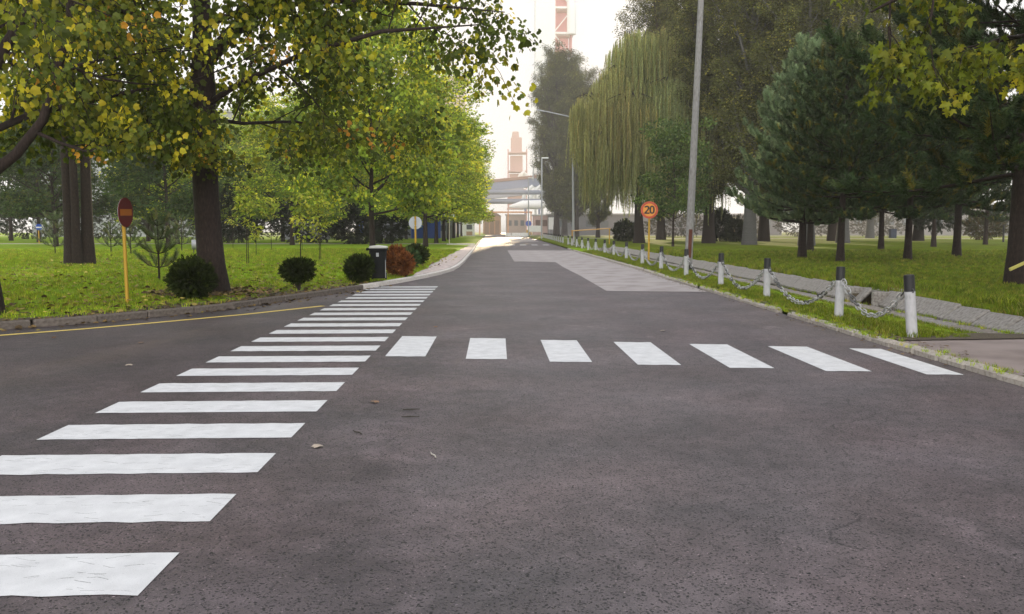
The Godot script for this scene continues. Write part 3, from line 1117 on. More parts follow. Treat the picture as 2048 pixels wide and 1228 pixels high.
func build_chain_fence() -> void:
	var P := [[5.79, -12.07], [5.76, -14.62], [5.91, -19.02], [5.95, -23.07], [6.11, -28.0], [6.17, -32.55], [6.25, -37.15], [6.48, -43.2], [6.62, -48.8], [6.7, -53.4], [6.82, -59.2], [6.88, -64.4], [6.99, -70.0], [7.12, -76.0], [7.25, -82.0], [7.36, -87.5], [7.6, -97.0], [7.72, -102.0], [7.84, -107.0], [7.96, -112.0], [8.08, -117.0], [8.2, -122.0], [8.32, -127.0], [8.44, -132.0], [8.56, -137.0], [8.68, -142.0], [8.8, -147.0], [8.92, -152.0], [9.04, -157.0], [9.16, -162.0]]
	var shaft := MB.new()
	shaft.tube([Vector3(0, -0.25, 0), Vector3(0, 0.05, 0), Vector3(0, 0.64, 0)], [0.074, 0.073, 0.07], 16)
	var cap := MB.new()
	cap.tube([Vector3(0, 0.64, 0), Vector3(0, 0.855, 0), Vector3(0, 0.868, 0)], [0.0715, 0.071, 0.062], 16)
	var eye := MB.new()
	eye.torus(Vector3(0, 0.655, 0.085), Vector3.RIGHT, Vector3.BACK, 0.06, 0.05, 0.006)
	eye.torus(Vector3(0, 0.655, -0.085), Vector3.RIGHT, Vector3.BACK, 0.06, 0.05, 0.006)
	var sm := shaft.mesh()
	var cm := cap.mesh()
	var em := eye.mesh()
	var tops := []
	for i in P.size():
		var word: String = ORD[i] if i < ORD.size() else "last"
		var extra := " leaning outward" if i == 0 else (" before a gap" if i == 15 else "")
		var o := thing("chain_post", "white post with black top, %s from the near zebra crossing%s" % [word, extra], "post", Vector3(P[i][0], 0.085, P[i][1]), rng.randf_range(-0.04, 0.04), "posts of the chain fence")
		o.rotation.z = 0.1 if i == 0 else rng.randf_range(-0.018, 0.018)
		o.rotation.x = rng.randf_range(-0.02, 0.02)
		obj("shaft", sm, M.white_post, o)
		obj("cap", cm, M.black_paint, o)
		obj("chain_eye", em, M.chain_dark, o)
		tops.append(o.transform)
	var link := MB.new()
	link.torus(Vector3.ZERO, Vector3.BACK, Vector3.UP, 0.15, 0.078, 0.0115)
	var lm := link.mesh()
	for i in P.size() - 1:
		if i == 15:
			continue
		var a: Vector3 = tops[i] * Vector3(0, 0.655, -0.11)
		var b: Vector3 = tops[i + 1] * Vector3(0, 0.655, 0.11)
		var span := a.distance_to(b)
		var sag := 0.14 * span + rng.randf_range(-0.03, 0.03) if span > 3.0 else 0.42
		sag = minf(sag, 0.5)
		var o := thing("chain", "grey painted chain sagging from the %s to the %s post from the near zebra crossing" % [ORD[i], ORD[i + 1]], "chain", a, 0.0, "chains of the chain fence")
		var pts := []
		for k in 101:
			var t := k / 100.0
			pts.append(a.lerp(b, t) - Vector3.UP * sag * 4.0 * t * (1.0 - t) * (1.0 + 0.12 * sin(t * PI)) - a)
		var run := [0.0]
		for k in 100:
			run.append(run[k] + pts[k].distance_to(pts[k + 1]))
		var n := int(run[100] / 0.122)
		var xf := []
		var cc := PackedColorArray()
		for k in n:
			var s: float = run[100] * (k + 0.5) / n
			var j := 0
			while j < 99 and run[j + 1] < s:
				j += 1
			var d: Vector3 = (pts[j + 1] - pts[j]).normalized()
			var t3 := Transform3D(toward(d, (0.55 if k % 2 == 0 else 0.55 + PI / 2) + rng.randf_range(-0.3, 0.3)), (pts[j] as Vector3).lerp(pts[j + 1], 0.5))
			if i < 5:
				piece("link", lm, M.chain_dark if rng.randf() < 0.2 + 0.55 * clampf((k - n * 0.55) / (n * 0.3), 0.0, 1.0) else M.chain_light, o, t3)
			else:
				xf.append(t3)
				var f := rng.randf_range(0.5, 1.0)
				cc.append(Color(0.4 * f, 0.4 * f, 0.4 * f))
		if i >= 5:
			scatter("link", lm, M.tinted, xf, cc, o)

func disc(r: float, th: float, sides := 40) -> ArrayMesh:      # a round plate, facing +z
	var b := MB.new()
	b.tube([Vector3(0, 0, -th * 0.5), Vector3(0, 0, th * 0.5)], [r, r], sides)
	return b.mesh()

func ring(r0: float, r1: float, z0: float, sides := 40) -> ArrayMesh:
	var b := MB.new()
	for i in sides:
		var a := TAU * i / sides
		var c := TAU * (i + 1) / sides
		b.quad(Vector3(cos(a) * r0, sin(a) * r0, z0), Vector3(cos(a) * r1, sin(a) * r1, z0), Vector3(cos(c) * r1, sin(c) * r1, z0), Vector3(cos(c) * r0, sin(c) * r0, z0))
	return b.mesh()

func pole_mesh(h: float, r: float, sides := 12) -> ArrayMesh:
	var b := MB.new()
	b.tube([Vector3(0, -0.3, 0), Vector3(0, h, 0)], [r, r], sides)
	return b.mesh()

func box_mesh(size: Vector3, at := Vector3.ZERO, bev := 0.01) -> ArrayMesh:
	var b := MB.new()
	b.box(at, size, bev)
	return b.mesh()

func build_street_furniture() -> void:
	var o := thing("no_entry_sign", "no entry sign in red darkened as if backlit, with orange bar on a yellow pole, left kerb", "road sign", Vector3(-7.19, 0.12, -17.52), deg_to_rad(85.0))
	o.rotation.z = 0.02
	obj("pole", pole_mesh(1.76, 0.034), M.yellow, o)
	var pl := obj("plate", disc(0.285, 0.016), M.dark_red, o)
	pl.position = Vector3(0, 1.78, 0.05)
	obj("bar", box_mesh(Vector3(0.44, 0.125, 0.006), Vector3(0, 0, 0.011), 0.001), M.orange, pl)
	obj("back_plate", disc(0.282, 0.006), M.grey_metal, pl).position.z = -0.012

	o = thing("speed_limit_sign", "round orange 20 speed limit sign with red rim on a yellow pole behind the chain", "road sign", Vector3(8.0, -0.1, -45.6), deg_to_rad(-6.0))
	obj("pole", pole_mesh(2.3, 0.05), M.yellow, o)
	pl = obj("plate", disc(0.44, 0.02), M.amber, o)
	pl.material_override = mat(0.62, 0.23, 0.015, 0.5)
	pl.position = Vector3(0, 2.66, 0.07)
	obj("rim", ring(0.33, 0.437, 0.0125), mat(0.4, 0.045, 0.012, 0.5), pl)
	for i in 2:
		var tm := TextMesh.new()
		var f := SystemFont.new()
		f.font_names = PackedStringArray(["Droid Sans"])
		f.font_weight = 700
		tm.font = f
		tm.text = ["2", "0"][i]
		tm.font_size = 64
		tm.pixel_size = 0.0088
		tm.depth = 0.008
		var d := obj("numeral", tm, M.black, pl)
		d.position = Vector3([-0.135, 0.135][i], 0, 0.015)

	o = thing("round_sign_from_behind", "grey back of a round sign on a yellow pole behind green shrubs", "road sign", Vector3(-3.58, 0.15, -41.0), deg_to_rad(4.0))
	obj("pole", pole_mesh(2.02, 0.045), M.yellow, o)
	pl = obj("plate", disc(0.3, 0.016), M.grey_metal, o)
	pl.position = Vector3(0, 1.72, -0.055)
	obj("clamp", box_mesh(Vector3(0.14, 0.04, 0.12), Vector3(0, 1.85, -0.02)), M.grey_metal, o)
	obj("clamp", box_mesh(Vector3(0.14, 0.04, 0.12), Vector3(0, 1.6, -0.02)), M.grey_metal, o)

	o = thing("direction_sign", "narrow white direction board on a pale post by the far pavement", "sign", Vector3(-4.15, 0.17, -84.0), 0.1)
	obj("post", pole_mesh(2.78, 0.045), mat(0.5, 0.45, 0.36), o)
	obj("board", box_mesh(Vector3(0.98, 0.24, 0.04), Vector3(0, 2.7, 0.07)), M.white, o)

	o = thing("round_blue_sign", "small round blue and white sign on a yellow pole far across the left lawn", "road sign", Vector3(-44.45, 0.17, -88.0), 0.9)
	obj("pole", pole_mesh(1.5, 0.055), M.yellow, o)
	pl = obj("plate", disc(0.31, 0.02), M.blue, o)
	pl.position = Vector3(0, 1.62, 0.08)
	obj("white_band", box_mesh(Vector3(0.56, 0.12, 0.008), Vector3(0, -0.02, 0.014), 0.001), M.white, pl)

	# wheelie bin
	o = thing("wheelie_bin", "dark grey wheelie bin with a pale littered lid beside the left kerb", "bin", Vector3(-3.2, 0.165, -24.82), deg_to_rad(4.0))
	o.scale = Vector3(0.84, 0.97, 0.84)
	var b := MB.new()
	var c0 := [Vector3(-0.2, 0.05, 0.2), Vector3(0.2, 0.05, 0.2), Vector3(0.2, 0.05, -0.22), Vector3(-0.2, 0.05, -0.22)]
	var c1 := [Vector3(-0.265, 0.86, 0.27), Vector3(0.265, 0.86, 0.27), Vector3(0.265, 0.86, -0.3), Vector3(-0.265, 0.86, -0.3)]
	for i in 4:
		b.quad(c0[i], c0[(i + 1) % 4], c1[(i + 1) % 4], c1[i])
	b.quad(c0[3], c0[2], c0[1], c0[0])
	obj("body", b.mesh(), M.bin, o)
	obj("rim", box_mesh(Vector3(0.6, 0.07, 0.66), Vector3(0, 0.88, -0.01), 0.02), M.bin, o)
	var lid := MB.new()
	lid.tube([Vector3(-0.3, 0.93, 0), Vector3(-0.27, 0.945, 0), Vector3(0.0, 0.975, 0), Vector3(0.27, 0.945, 0), Vector3(0.3, 0.93, 0)], [0.02, 0.03, 0.03, 0.03, 0.02], 8)
	lid.box(Vector3(0, 0.935, -0.01), Vector3(0.61, 0.05, 0.67), 0.022)
	var lo := obj("lid", lid.mesh(), mat(0.5, 0.5, 0.47, 0.8), o)
	lo.set_meta("label", "pale lid covered with fallen blossom and leaves")
	obj("handle", box_mesh(Vector3(0.1, 0.075, 0.52), Vector3(-0.345, 0.885, -0.01), 0.02), M.bin, o)
	b = MB.new()
	b.cyl(Vector3(-0.25, 0.1, -0.27), Vector3(-0.2, 0.1, -0.27), 0.1, 0.1, 16)
	obj("wheel", b.mesh(), M.black, o)
	b = MB.new()
	b.cyl(Vector3(0.2, 0.1, -0.27), Vector3(0.25, 0.1, -0.27), 0.1, 0.1, 16)
	obj("wheel", b.mesh(), M.black, o)
	var st := obj("sticker", box_mesh(Vector3(0.085, 0.11, 0.004), Vector3.ZERO, 0.0), mat(0.35, 0.36, 0.38), o)
	st.position = Vector3(-0.02, 0.73, 0.264)
	st.rotation.x = 0.086
	var er := obj("edge_rib", box_mesh(Vector3(0.022, 0.76, 0.022), Vector3(0.237, 0.45, 0.235), 0.004), mat(0.3, 0.3, 0.3), o)  # paler strip down the right front edge
	er.set_meta("label", "light front edge")

	# street lamp columns along the right
	o = thing("lamp_column", "tall weathered grey column with rusty foot beside the fifth chain post", "lamp post", Vector3(7.25, -0.05, -32.93))
	o.rotation.z = -0.031
	b = MB.new()
	var pp := []
	var pr := []
	for i in 15:
		pp.append(Vector3(0, -0.3 + i * 0.95, 0)); pr.append(0.15 - i * 0.0042)
	b.tube(pp, pr, 14)
	obj("shaft", b.mesh(), M.pole, o)
	b = MB.new()
	b.box(Vector3(0.0, 1.1, 0.141), Vector3(0.13, 1.05, 0.03), 0.01)
	obj("rust_patch", b.mesh(), M.rust, o)
	b = MB.new()
	b.tube([Vector3(0, -0.25, 0), Vector3(0, 0.3, 0)], [0.175, 0.165], 14)
	obj("foot_sleeve", b.mesh(), M.black, o)
	b = MB.new()
	b.tube([Vector3(0, 12.9, 0), Vector3(-0.4, 13.5, 0), Vector3(-2.0, 13.9, 0)], [0.05, 0.04, 0.035], 8)
	b.box(Vector3(-2.3, 13.9, 0), Vector3(0.7, 0.12, 0.25), 0.04)
	obj("lamp_arm", b.mesh(), M.lamp_grey, o)
	o = thing("arm_lamp_post", "slim lamp post with a long sloping arm over the road in front of the willow", "lamp post", Vector3(9.0, 0.085, -100.0))
	b = MB.new()
	b.tube([Vector3(0, -0.2, 0), Vector3(0, 2.0, 0), Vector3(-0.15, 14.0, 0)], [0.17, 0.14, 0.1], 10)
	obj("shaft", b.mesh(), M.lamp_grey, o)
	b = MB.new()
	b.tube([Vector3(-0.15, 13.9, 0), Vector3(-1.5, 14.2, 0), Vector3(-3.4, 14.6, 0)], [0.07, 0.06, 0.05], 8)
	b.box(Vector3(-3.7, 14.63, 0), Vector3(0.9, 0.14, 0.3), 0.04, Basis(Vector3.BACK, -0.2))
	obj("lamp_arm", b.mesh(), M.lamp_grey, o)
	for q in [[7.6, -140.0, 12.6, "pale lamp post with an angled head at the end of the chain fence"], [7.1, -180.0, 11.8, "thin distant lamp post in front of the conveyor bridge"]]:
		o = thing("distant_lamp_post", q[3], "lamp post", Vector3(q[0], 0.085, q[1]))
		obj("shaft", pole_mesh(q[2], 0.12, 8), M.lamp_grey, o)
		obj("lamp_head", box_mesh(Vector3(1.1, 0.18, 0.35), Vector3(0.5, q[2], 0), 0.05), M.white, o)

	# yellow tube barriers
	o = thing("tube_barrier", "rusty yellow tube barrier across a path beside the slim lamp post", "barrier", Vector3(7.7, 0.085, -88.0), 0.0)
	b = MB.new()
	b.tube([Vector3(0, 1.34, 0), Vector3(3.9, 1.58, 0)], [0.055, 0.05], 8)
	obj("rail", b.mesh(), mat(0.5, 0.3, 0.12), o)
	b = MB.new()
	b.cyl(Vector3(0.12, -0.2, 0), Vector3(0.12, 1.42, 0), 0.09, 0.09, 10)
	obj("post", b.mesh(), mat(0.3, 0.18, 0.07), o)
	b = MB.new()
	b.cyl(Vector3(3.8, -0.2, 0), Vector3(3.8, 1.62, 0), 0.05, 0.05, 10)
	obj("post", b.mesh(), M.yellow, o)
	o = thing("yellow_bar", "pale yellow sloping bar in front of the dark trunk at the right edge", "barrier", Vector3(13.0, 0.15, -21.6), 0.15)
	b = MB.new()
	b.box(Vector3(0.75, 0.87, 0), Vector3(2.3, 0.075, 0.05), 0.008, Basis(Vector3.BACK, 0.39))
	obj("rail", b.mesh(), mat(0.5, 0.45, 0.12), o)
	b = MB.new()
	b.cyl(Vector3(1.5, -0.2, -0.04), Vector3(1.5, 1.25, -0.04), 0.05, 0.05, 10)
	obj("post", b.mesh(), M.yellow, o)

	# barrel grill on the left lawn
	o = thing("barrel_grill", "grey barrel grill on legs with a chimney rod, half hidden by the plane trunk", "grill", Vector3(-16.4, 0.17, -50.0), 0.35)
	b = MB.new()
	b.tube([Vector3(-0.42, 0.55, 0), Vector3(-0.4, 0.55, 0), Vector3(0.4, 0.55, 0), Vector3(0.42, 0.55, 0)], [0.25, 0.27, 0.27, 0.25], 18)
	obj("barrel", b.mesh(), mat(0.35, 0.35, 0.38, 0.5, 0.3), o)
	for s in [[-0.3, 0.16], [0.3, 0.16], [-0.3, -0.16], [0.3, -0.16]]:
		b = MB.new()
		b.cyl(Vector3(s[0] * 1.1, 0, s[1] * 1.3), Vector3(s[0], 0.42, s[1]), 0.022, 0.022, 6)
		obj("leg", b.mesh(), M.black, o)
	b = MB.new()
	b.tube([Vector3(-0.28, 0.78, 0.1), Vector3(-0.28, 0.98, 0.1), Vector3(0.3, 0.98, 0.1), Vector3(0.3, 0.78, 0.1)], [0.022, 0.022, 0.022, 0.022], 6)
	obj("handle_frame", b.mesh(), M.grey_metal, o)
	b = MB.new()
	b.cyl(Vector3(0, 0.8, 0), Vector3(0, 1.45, 0), 0.025, 0.02, 6)
	obj("chimney_rod", b.mesh(), M.grey_metal, o)

	# park: path bollards, bin, pillar
	for q in [[36.5, -118.0, "black path light standing alone left of the pale poplar trunks"], [58.0, -100.0, "black path light in front of the round bush at far right"], [41.0, -150.0, "black path light beside the distant park bin"]]:
		o = thing("path_light", q[2], "bollard", Vector3(q[0], 0.1, q[1]))
		obj("post", pole_mesh(1.9, 0.11, 8), M.black, o)
		obj("cap", box_mesh(Vector3(0.3, 0.12, 0.3), Vector3(0, 1.95, 0), 0.03), M.black, o)
	o = thing("park_bin", "dark blue park bin beside a tree on the far right lawn", "bin", Vector3(67.0, 0.1, -148.0))
	obj("body", box_mesh(Vector3(1.0, 1.4, 0.9), Vector3(0, 0.75, 0), 0.05), mat(0.02, 0.03, 0.06), o)
	obj("lid", box_mesh(Vector3(1.1, 0.12, 1.0), Vector3(0, 1.5, 0), 0.04), mat(0.02, 0.03, 0.06), o)
	o = thing("brick_pillar", "yellowish pillar with a pale cap between the two dark cypresses", "pillar", Vector3(29.4, 0.1, -110.0), 0.3)
	obj("shaft", box_mesh(Vector3(0.9, 2.8, 0.9), Vector3(0, 1.4, 0), 0.03), mat(0.3, 0.22, 0.09), o)
	obj("cap", box_mesh(Vector3(1.25, 0.22, 1.25), Vector3(0, 2.9, 0), 0.05), mat(0.6, 0.52, 0.36), o)

func build_litter() -> void:
	var lf := []
	for i in 3:
		var b := MB.new()
		b.col = [Color(0.22, 0.13, 0.08), Color(0.34, 0.28, 0.23), Color(0.14, 0.07, 0.035)][i]
		leaf(b, Transform3D(Basis(Vector3.RIGHT, -PI / 2 + 0.15).scaled(Vector3.ONE * 0.085), Vector3(0, 0.012, 0)), "plane")
		lf.append(b.mesh())
	var d := [[-1.25, -6.3, 1, "pale curled leaf on the asphalt beside the left zebra crossing"], [-1.05, -8.0, 0, "brown dry leaf on the asphalt just right of the left zebra crossing"], [-2.0, -2.9, 2, "dark leaf lying near the bottom edge of the asphalt"], [2.6, -13.6, 1, "small pale leaf on the asphalt behind the middle zebra crossing"], [-4.9, -12.3, 0, "brown leaf on the dark asphalt of the side road"], [-6.4, -12.9, 2, "dark leaf lying near the yellow edge line"], [-4.2, -10.2, 1, "pale leaf lying on the dark side road beside the stripes"], [-0.9, -14.2, 0, "brown leaf behind the leftmost stripe of the middle crossing"]]
	for q in d:
		tag_place(obj("fallen_leaf", lf[q[2]], M.tinted), q[3], "leaf", Vector3(q[0], 0.004, q[1]), rng.randf() * TAU, "leaves lying on the asphalt")
	var tw := MB.new()
	tw.tube([Vector3(-0.07, 0.01, 0), Vector3(-0.02, 0.012, 0.006), Vector3(0.03, 0.01, -0.004), Vector3(0.08, 0.011, 0.004)], [0.004, 0.006, 0.005, 0.003], 5)
	var tm := tw.mesh()
	for q in [[-0.72, -7.62, 0.2, "dark_wood", "thin dark twig on the asphalt, pointing along the crossing"], [-0.7, -7.32, 0.1, "dark_wood", "short dark twig just in front of the thin dark twig"], [-0.42, -6.05, 1.9, "pale_wood", "pale bent twig alone in the middle of the asphalt"], [-1.05, -6.75, 2.2, "dark_wood", "dark twig near the pale curled leaf"], [-8.0, -15.2, 0.4, "dark_wood", "dry dark twig on the grass left of the no entry sign"]]:
		var o := obj("twig", tm, mat(0.03, 0.025, 0.02) if q[3] == "dark_wood" else mat(0.4, 0.37, 0.33))
		tag_place(o, q[4], "twig", Vector3(q[0], 0.002 if q[0] > -5.0 else 0.15, q[1]), q[2], "twigs lying about")
	# leaf litter along the left kerb, under the two near trees
	var ll := MB.new()
	leaf(ll, Transform3D(Basis(Vector3.RIGHT, -PI / 2 + 0.2).scaled(Vector3.ONE * 0.11), Vector3(0, 0.012, 0)), "plane")
	var xf := []
	var cc := PackedColorArray()
	for i in 2600:
		var z := rng.randf_range(-25.0, -9.5)
		var x := kx(z) - 0.14 - pow(rng.randf(), 2.0) * 3.5
		var h := 0.118 + 0.06 * clampf((kx(z) - x - 1.3) / 5.0, 0.0, 1.0)
		if rng.randf() < 0.1:
			x = kx(z) + rng.randf() * rng.randf() * 0.7
			h = 0.004
		xf.append(Transform3D((Basis(Vector3.UP, rng.randf() * TAU) * Basis(Vector3.RIGHT, rng.randf_range(-0.4, 0.4))).scaled(Vector3.ONE * rng.randf_range(0.4, 1.0)), Vector3(x, h, z)))
		cc.append(pick([[4, 0.09, 0.055, 0.02], [2, 0.16, 0.1, 0.03], [1, 0.22, 0.17, 0.04], [2, 0.05, 0.03, 0.015]]))
	for i in 2600:
		var z := -15.0 - 32.0 * rng.randf()
		var x := kx(z) - 0.4 - rng.randf() * (8.0 - z * 0.25)
		xf.append(Transform3D((Basis(Vector3.UP, rng.randf() * TAU) * Basis(Vector3.RIGHT, rng.randf_range(-0.6, 0.6))).scaled(Vector3.ONE * rng.randf_range(0.5, 1.1)), Vector3(x, 0.19 + 0.03 * rng.randf(), z)))
		cc.append(pick([[4, 0.2, 0.15, 0.03], [3, 0.32, 0.26, 0.05], [3, 0.1, 0.06, 0.02]]))
	for i in 700:
		var a := rng.randf() * TAU
		var r := 0.25 + 1.2 * rng.randf()
		xf.append(Transform3D((Basis(Vector3.UP, rng.randf() * TAU) * Basis(Vector3.RIGHT, rng.randf_range(-0.5, 0.5))).scaled(Vector3.ONE * rng.randf_range(0.5, 1.1)), Vector3(-6.3 + cos(a) * r, 0.175, -20.1 + sin(a) * r)))
		cc.append(pick([[4, 0.09, 0.055, 0.02], [2, 0.16, 0.1, 0.03]]))
	for i in 900:
		var z := rng.randf_range(-60.0, -10.0)
		var on_grass := rng.randf() < 0.7
		xf.append(Transform3D(Basis(Vector3.UP, rng.randf() * TAU).scaled(Vector3.ONE * rng.randf_range(0.25, 0.6)), Vector3(rx(z) + (rng.randf_range(0.14, 0.5) if on_grass else -rng.randf() * 0.22), 0.092 if on_grass else 0.006, z)))
		cc.append(pick([[3, 0.1, 0.06, 0.03], [2, 0.17, 0.12, 0.06]]))
	var s := scatter("leaf_litter", ll.mesh(), M.tinted, xf, cc)
	tag(s, "brown leaf litter strewn along the kerbs", "leaf litter")

func tag_place(o: Node3D, label: String, cat: String, at: Vector3, turn: float, group: String) -> void:
	tag(o, label, cat, group)
	o.position = at
	o.rotation.y = turn

# ---------------------------------------------------------------- trees
func limb_tree(o: Node3D, limbs: Array, tips: Array, P: Dictionary, bark: Material, twig := 1.0) -> void:      # limbs: [points, radius]; each is a branch of its own with its twigs
	for L in limbs:
		var b := MB.new()
		var pts: Array = L[0]
		var rr := []
		for i in pts.size():
			rr.append(lerpf(L[1], L[1] * 0.5, float(i) / (pts.size() - 1)) if i < pts.size() - 1 else 0.012)
		b.tube(pts, rr, 9, false)
		for k in int(L[2]):
			var t := lerpf(0.2, 1.0, (k + rng.randf()) / L[2]) * (pts.size() - 1)
			var i := mini(int(t), pts.size() - 2)
			var ax: Vector3 = (pts[i + 1] - pts[i]).normalized()
			var side := ax.cross(rv()).normalized()
			grow(b, tips, (pts[i] as Vector3).lerp(pts[i + 1], t - i), (ax * 0.5 + side).normalized(), rng.randf_range(1.4, 2.8) * twig, rr[i] * 0.4, 1, P)
		obj("branch", b.mesh(), bark, o)

func build_trees() -> void:
	var plane_leaf := cluster(15, 0.118, 0.5, "plane", 0.7)
	var yellow_leaf := cluster(14, 0.1, 0.4, "plane", 0.7)
	var maple_leaf := cluster(10, 0.115, 0.32, "maple", 0.9)
	var far_leaf := cluster(16, 0.24, 0.7, "oval", 0.5)
	var mid_leaf := cluster(16, 0.17, 0.55, "plane", 0.6)
	var poplar_leaf := cluster(24, 0.2, 0.75, "oval", 0.5)
	var pal_plane := [[8, 0.04, 0.055, 0.008], [4, 0.085, 0.1, 0.012], [1.6, 0.2, 0.19, 0.014], [0.4, 0.31, 0.25, 0.014], [0.12, 0.25, 0.12, 0.02]]
	var pal_yellow := [[6, 0.045, 0.06, 0.009], [4, 0.11, 0.118, 0.012], [2, 0.27, 0.24, 0.016], [0.2, 0.3, 0.16, 0.02]]
	var pal_row := [[5, 0.065, 0.095, 0.014], [4, 0.13, 0.165, 0.02], [2, 0.26, 0.25, 0.025]]
	var pal_dark := [[5, 0.03, 0.055, 0.018], [4, 0.05, 0.08, 0.02], [1, 0.1, 0.11, 0.02]]
	var pal_poplar := [[6, 0.04, 0.044, 0.012], [3, 0.075, 0.082, 0.024], [1, 0.15, 0.14, 0.03]]
	var pal_willow := [[5, 0.125, 0.142, 0.06], [3, 0.17, 0.185, 0.08], [1, 0.22, 0.2, 0.08]]
	var pal_pine := [[5, 0.055, 0.08, 0.04], [3, 0.09, 0.12, 0.062], [1, 0.13, 0.15, 0.075]]
	var pal_darkpine := [[5, 0.03, 0.05, 0.02], [2, 0.05, 0.07, 0.026], [0.7, 0.11, 0.1, 0.02]]
	var pal_maple := [[5, 0.12, 0.14, 0.015], [3, 0.2, 0.2, 0.02], [3, 0.07, 0.09, 0.012]]

	var gain := [[pal_plane, 2.2], [pal_yellow, 2.3], [pal_row, 2.7], [pal_dark, 1.3], [pal_poplar, 1.45], [pal_willow, 2.15], [pal_pine, 2.4], [pal_darkpine, 1.5], [pal_maple, 1.25]]      # a leaf passes about half of this and reflects the other half
	for q in gain:
		for e in q[0]:
			for i in 3:
				e[i + 1] *= q[1]
	# big plane tree in the middle of the left half
	var P := {"last": 2, "seg": [6, 5, 3], "wob": [0.16, 0.2, 0.25], "trop": [0.05, -0.02, -0.1], "kids": [7, 6], "from": [0.25, 0.2], "ang": [0.8, 0.8], "ratio": [0.5, 0.5], "leafn": 3, "sides": [8, 5, 3], "floor": 3.2}
	var o := thing("plane_tree", "large plane tree with dark forked trunk beside the round bush on the left", "tree", Vector3(-6.3, 0.12, -20.1))
	var b := MB.new()
	var pts := []
	var rr := []
	for i in 17:
		var y := -0.1 + i * 0.78
		pts.append(Vector3(-0.06 * sin(y * 0.55) - 0.02 * y, y, 0.05 * sin(y * 0.8)))
		rr.append(maxf((0.275 if y < 5.3 else 0.22) * (1.0 - maxf(0.0, y - 5.0) * 0.1) * (1.0 + 0.42 * exp(-maxf(y, 0.0) / 0.45)), 0.03))
	b.tube(pts, rr, 16, false)
	obj("trunk", b.mesh(), M.bark, o)
	var tips := []
	limb_tree(o, [
		[[Vector3(-0.05, 5.1, 0), Vector3(0.6, 5.75, 0.1), Vector3(1.3, 6.3, 0.1), Vector3(2.0, 7.0, 0.2), Vector3(3.2, 8.3, 0.4), Vector3(4.2, 9.4, 0.6)], 0.17, 9],
		[[Vector3(-0.1, 5.3, 0), Vector3(-0.7, 5.75, 0.3), Vector3(-1.6, 6.1, 0.5), Vector3(-3.0, 6.6, 0.9), Vector3(-4.6, 7.0, 1.2)], 0.09, 9],
		[[Vector3(-0.1, 4.4, 0), Vector3(-0.9, 4.5, 0.5), Vector3(-2.2, 4.9, 0.9), Vector3(-3.8, 5.1, 1.0)], 0.06, 8],
		[[Vector3(-0.05, 4.2, 0), Vector3(0.8, 4.6, 0.4), Vector3(2.2, 5.1, 0.9), Vector3(4.0, 5.5, 1.4), Vector3(6.0, 5.6, 1.6)], 0.07, 7],
		[[Vector3(-0.1, 5.9, 0), Vector3(0.8, 6.5, -0.8), Vector3(2.4, 6.9, -1.8), Vector3(4.4, 7.0, -2.4), Vector3(6.6, 6.9, -2.8)], 0.08, 8],
		[[Vector3(-0.1, 6.3, 0), Vector3(0.4, 7.2, 1.2), Vector3(1.8, 7.6, 2.6), Vector3(3.6, 7.4, 3.4), Vector3(5.4, 7.0, 3.8)], 0.08, 6],
		[[Vector3(-0.1, 6.8, 0), Vector3(-1.0, 7.8, -1.0), Vector3(-2.6, 8.8, -2.0), Vector3(-4.0, 9.2, -3.0)], 0.08, 8],
		[[Vector3(-0.1, 4.9, 0), Vector3(-0.6, 5.2, 0.9), Vector3(-1.0, 5.3, 2.2), Vector3(-1.4, 5.2, 3.4)], 0.06, 8],
		[[Vector3(-0.1, 7.4, 0), Vector3(0.2, 8.6, -1.2), Vector3(0.8, 9.4, -2.8), Vector3(1.0, 10.0, -4.2)], 0.08, 8],
		[[Vector3(-0.1, 8.2, 0), Vector3(-0.5, 9.4, 1.0), Vector3(-1.4, 10.2, 2.4), Vector3(-2.4, 10.6, 3.6)], 0.08, 8],
		[[Vector3(-0.1, 9.0, 0), Vector3(0.8, 10.2, 0.4), Vector3(2.0, 11.2, 1.0), Vector3(3.2, 11.8, 1.6)], 0.07, 8],
		[[Vector3(-0.05, 3.9, 0), Vector3(0.5, 3.9, -0.9), Vector3(1.4, 4.1, -2.2), Vector3(2.6, 4.0, -3.4)], 0.05, 8],
		[[Vector3(-0.2, 10.0, 0), Vector3(-0.4, 11.5, -0.3), Vector3(-0.2, 13.0, -0.5)], 0.07, 8]], tips, P, M.bark)
	canopy(tips, plane_leaf, M.leaf, pal_plane, 0.75, 1.25, 0.12, o)

	# yellowing tree at the left edge
	o = thing("yellowing_tree", "yellowing plane tree at the left edge with two limbs rising to the right", "tree", Vector3(-8.74, 0.12, -15.46))
	P = P.duplicate()
	P.floor = 2.9
	P.kids = [7, 7]
	b = MB.new()
	pts = []
	rr = []
	for i in 13:
		var y := -0.1 + i * 0.85
		pts.append(Vector3(-0.03 * y + 0.04 * sin(y), y, 0.04 * sin(y * 1.3)))
		rr.append(maxf(0.2 * (1.0 - 0.075 * y) * (1.0 + 0.4 * exp(-maxf(y, 0.0) / 0.35)), 0.03))
	b.tube(pts, rr, 14, false)
	obj("trunk", b.mesh(), M.bark, o)
	tips = []
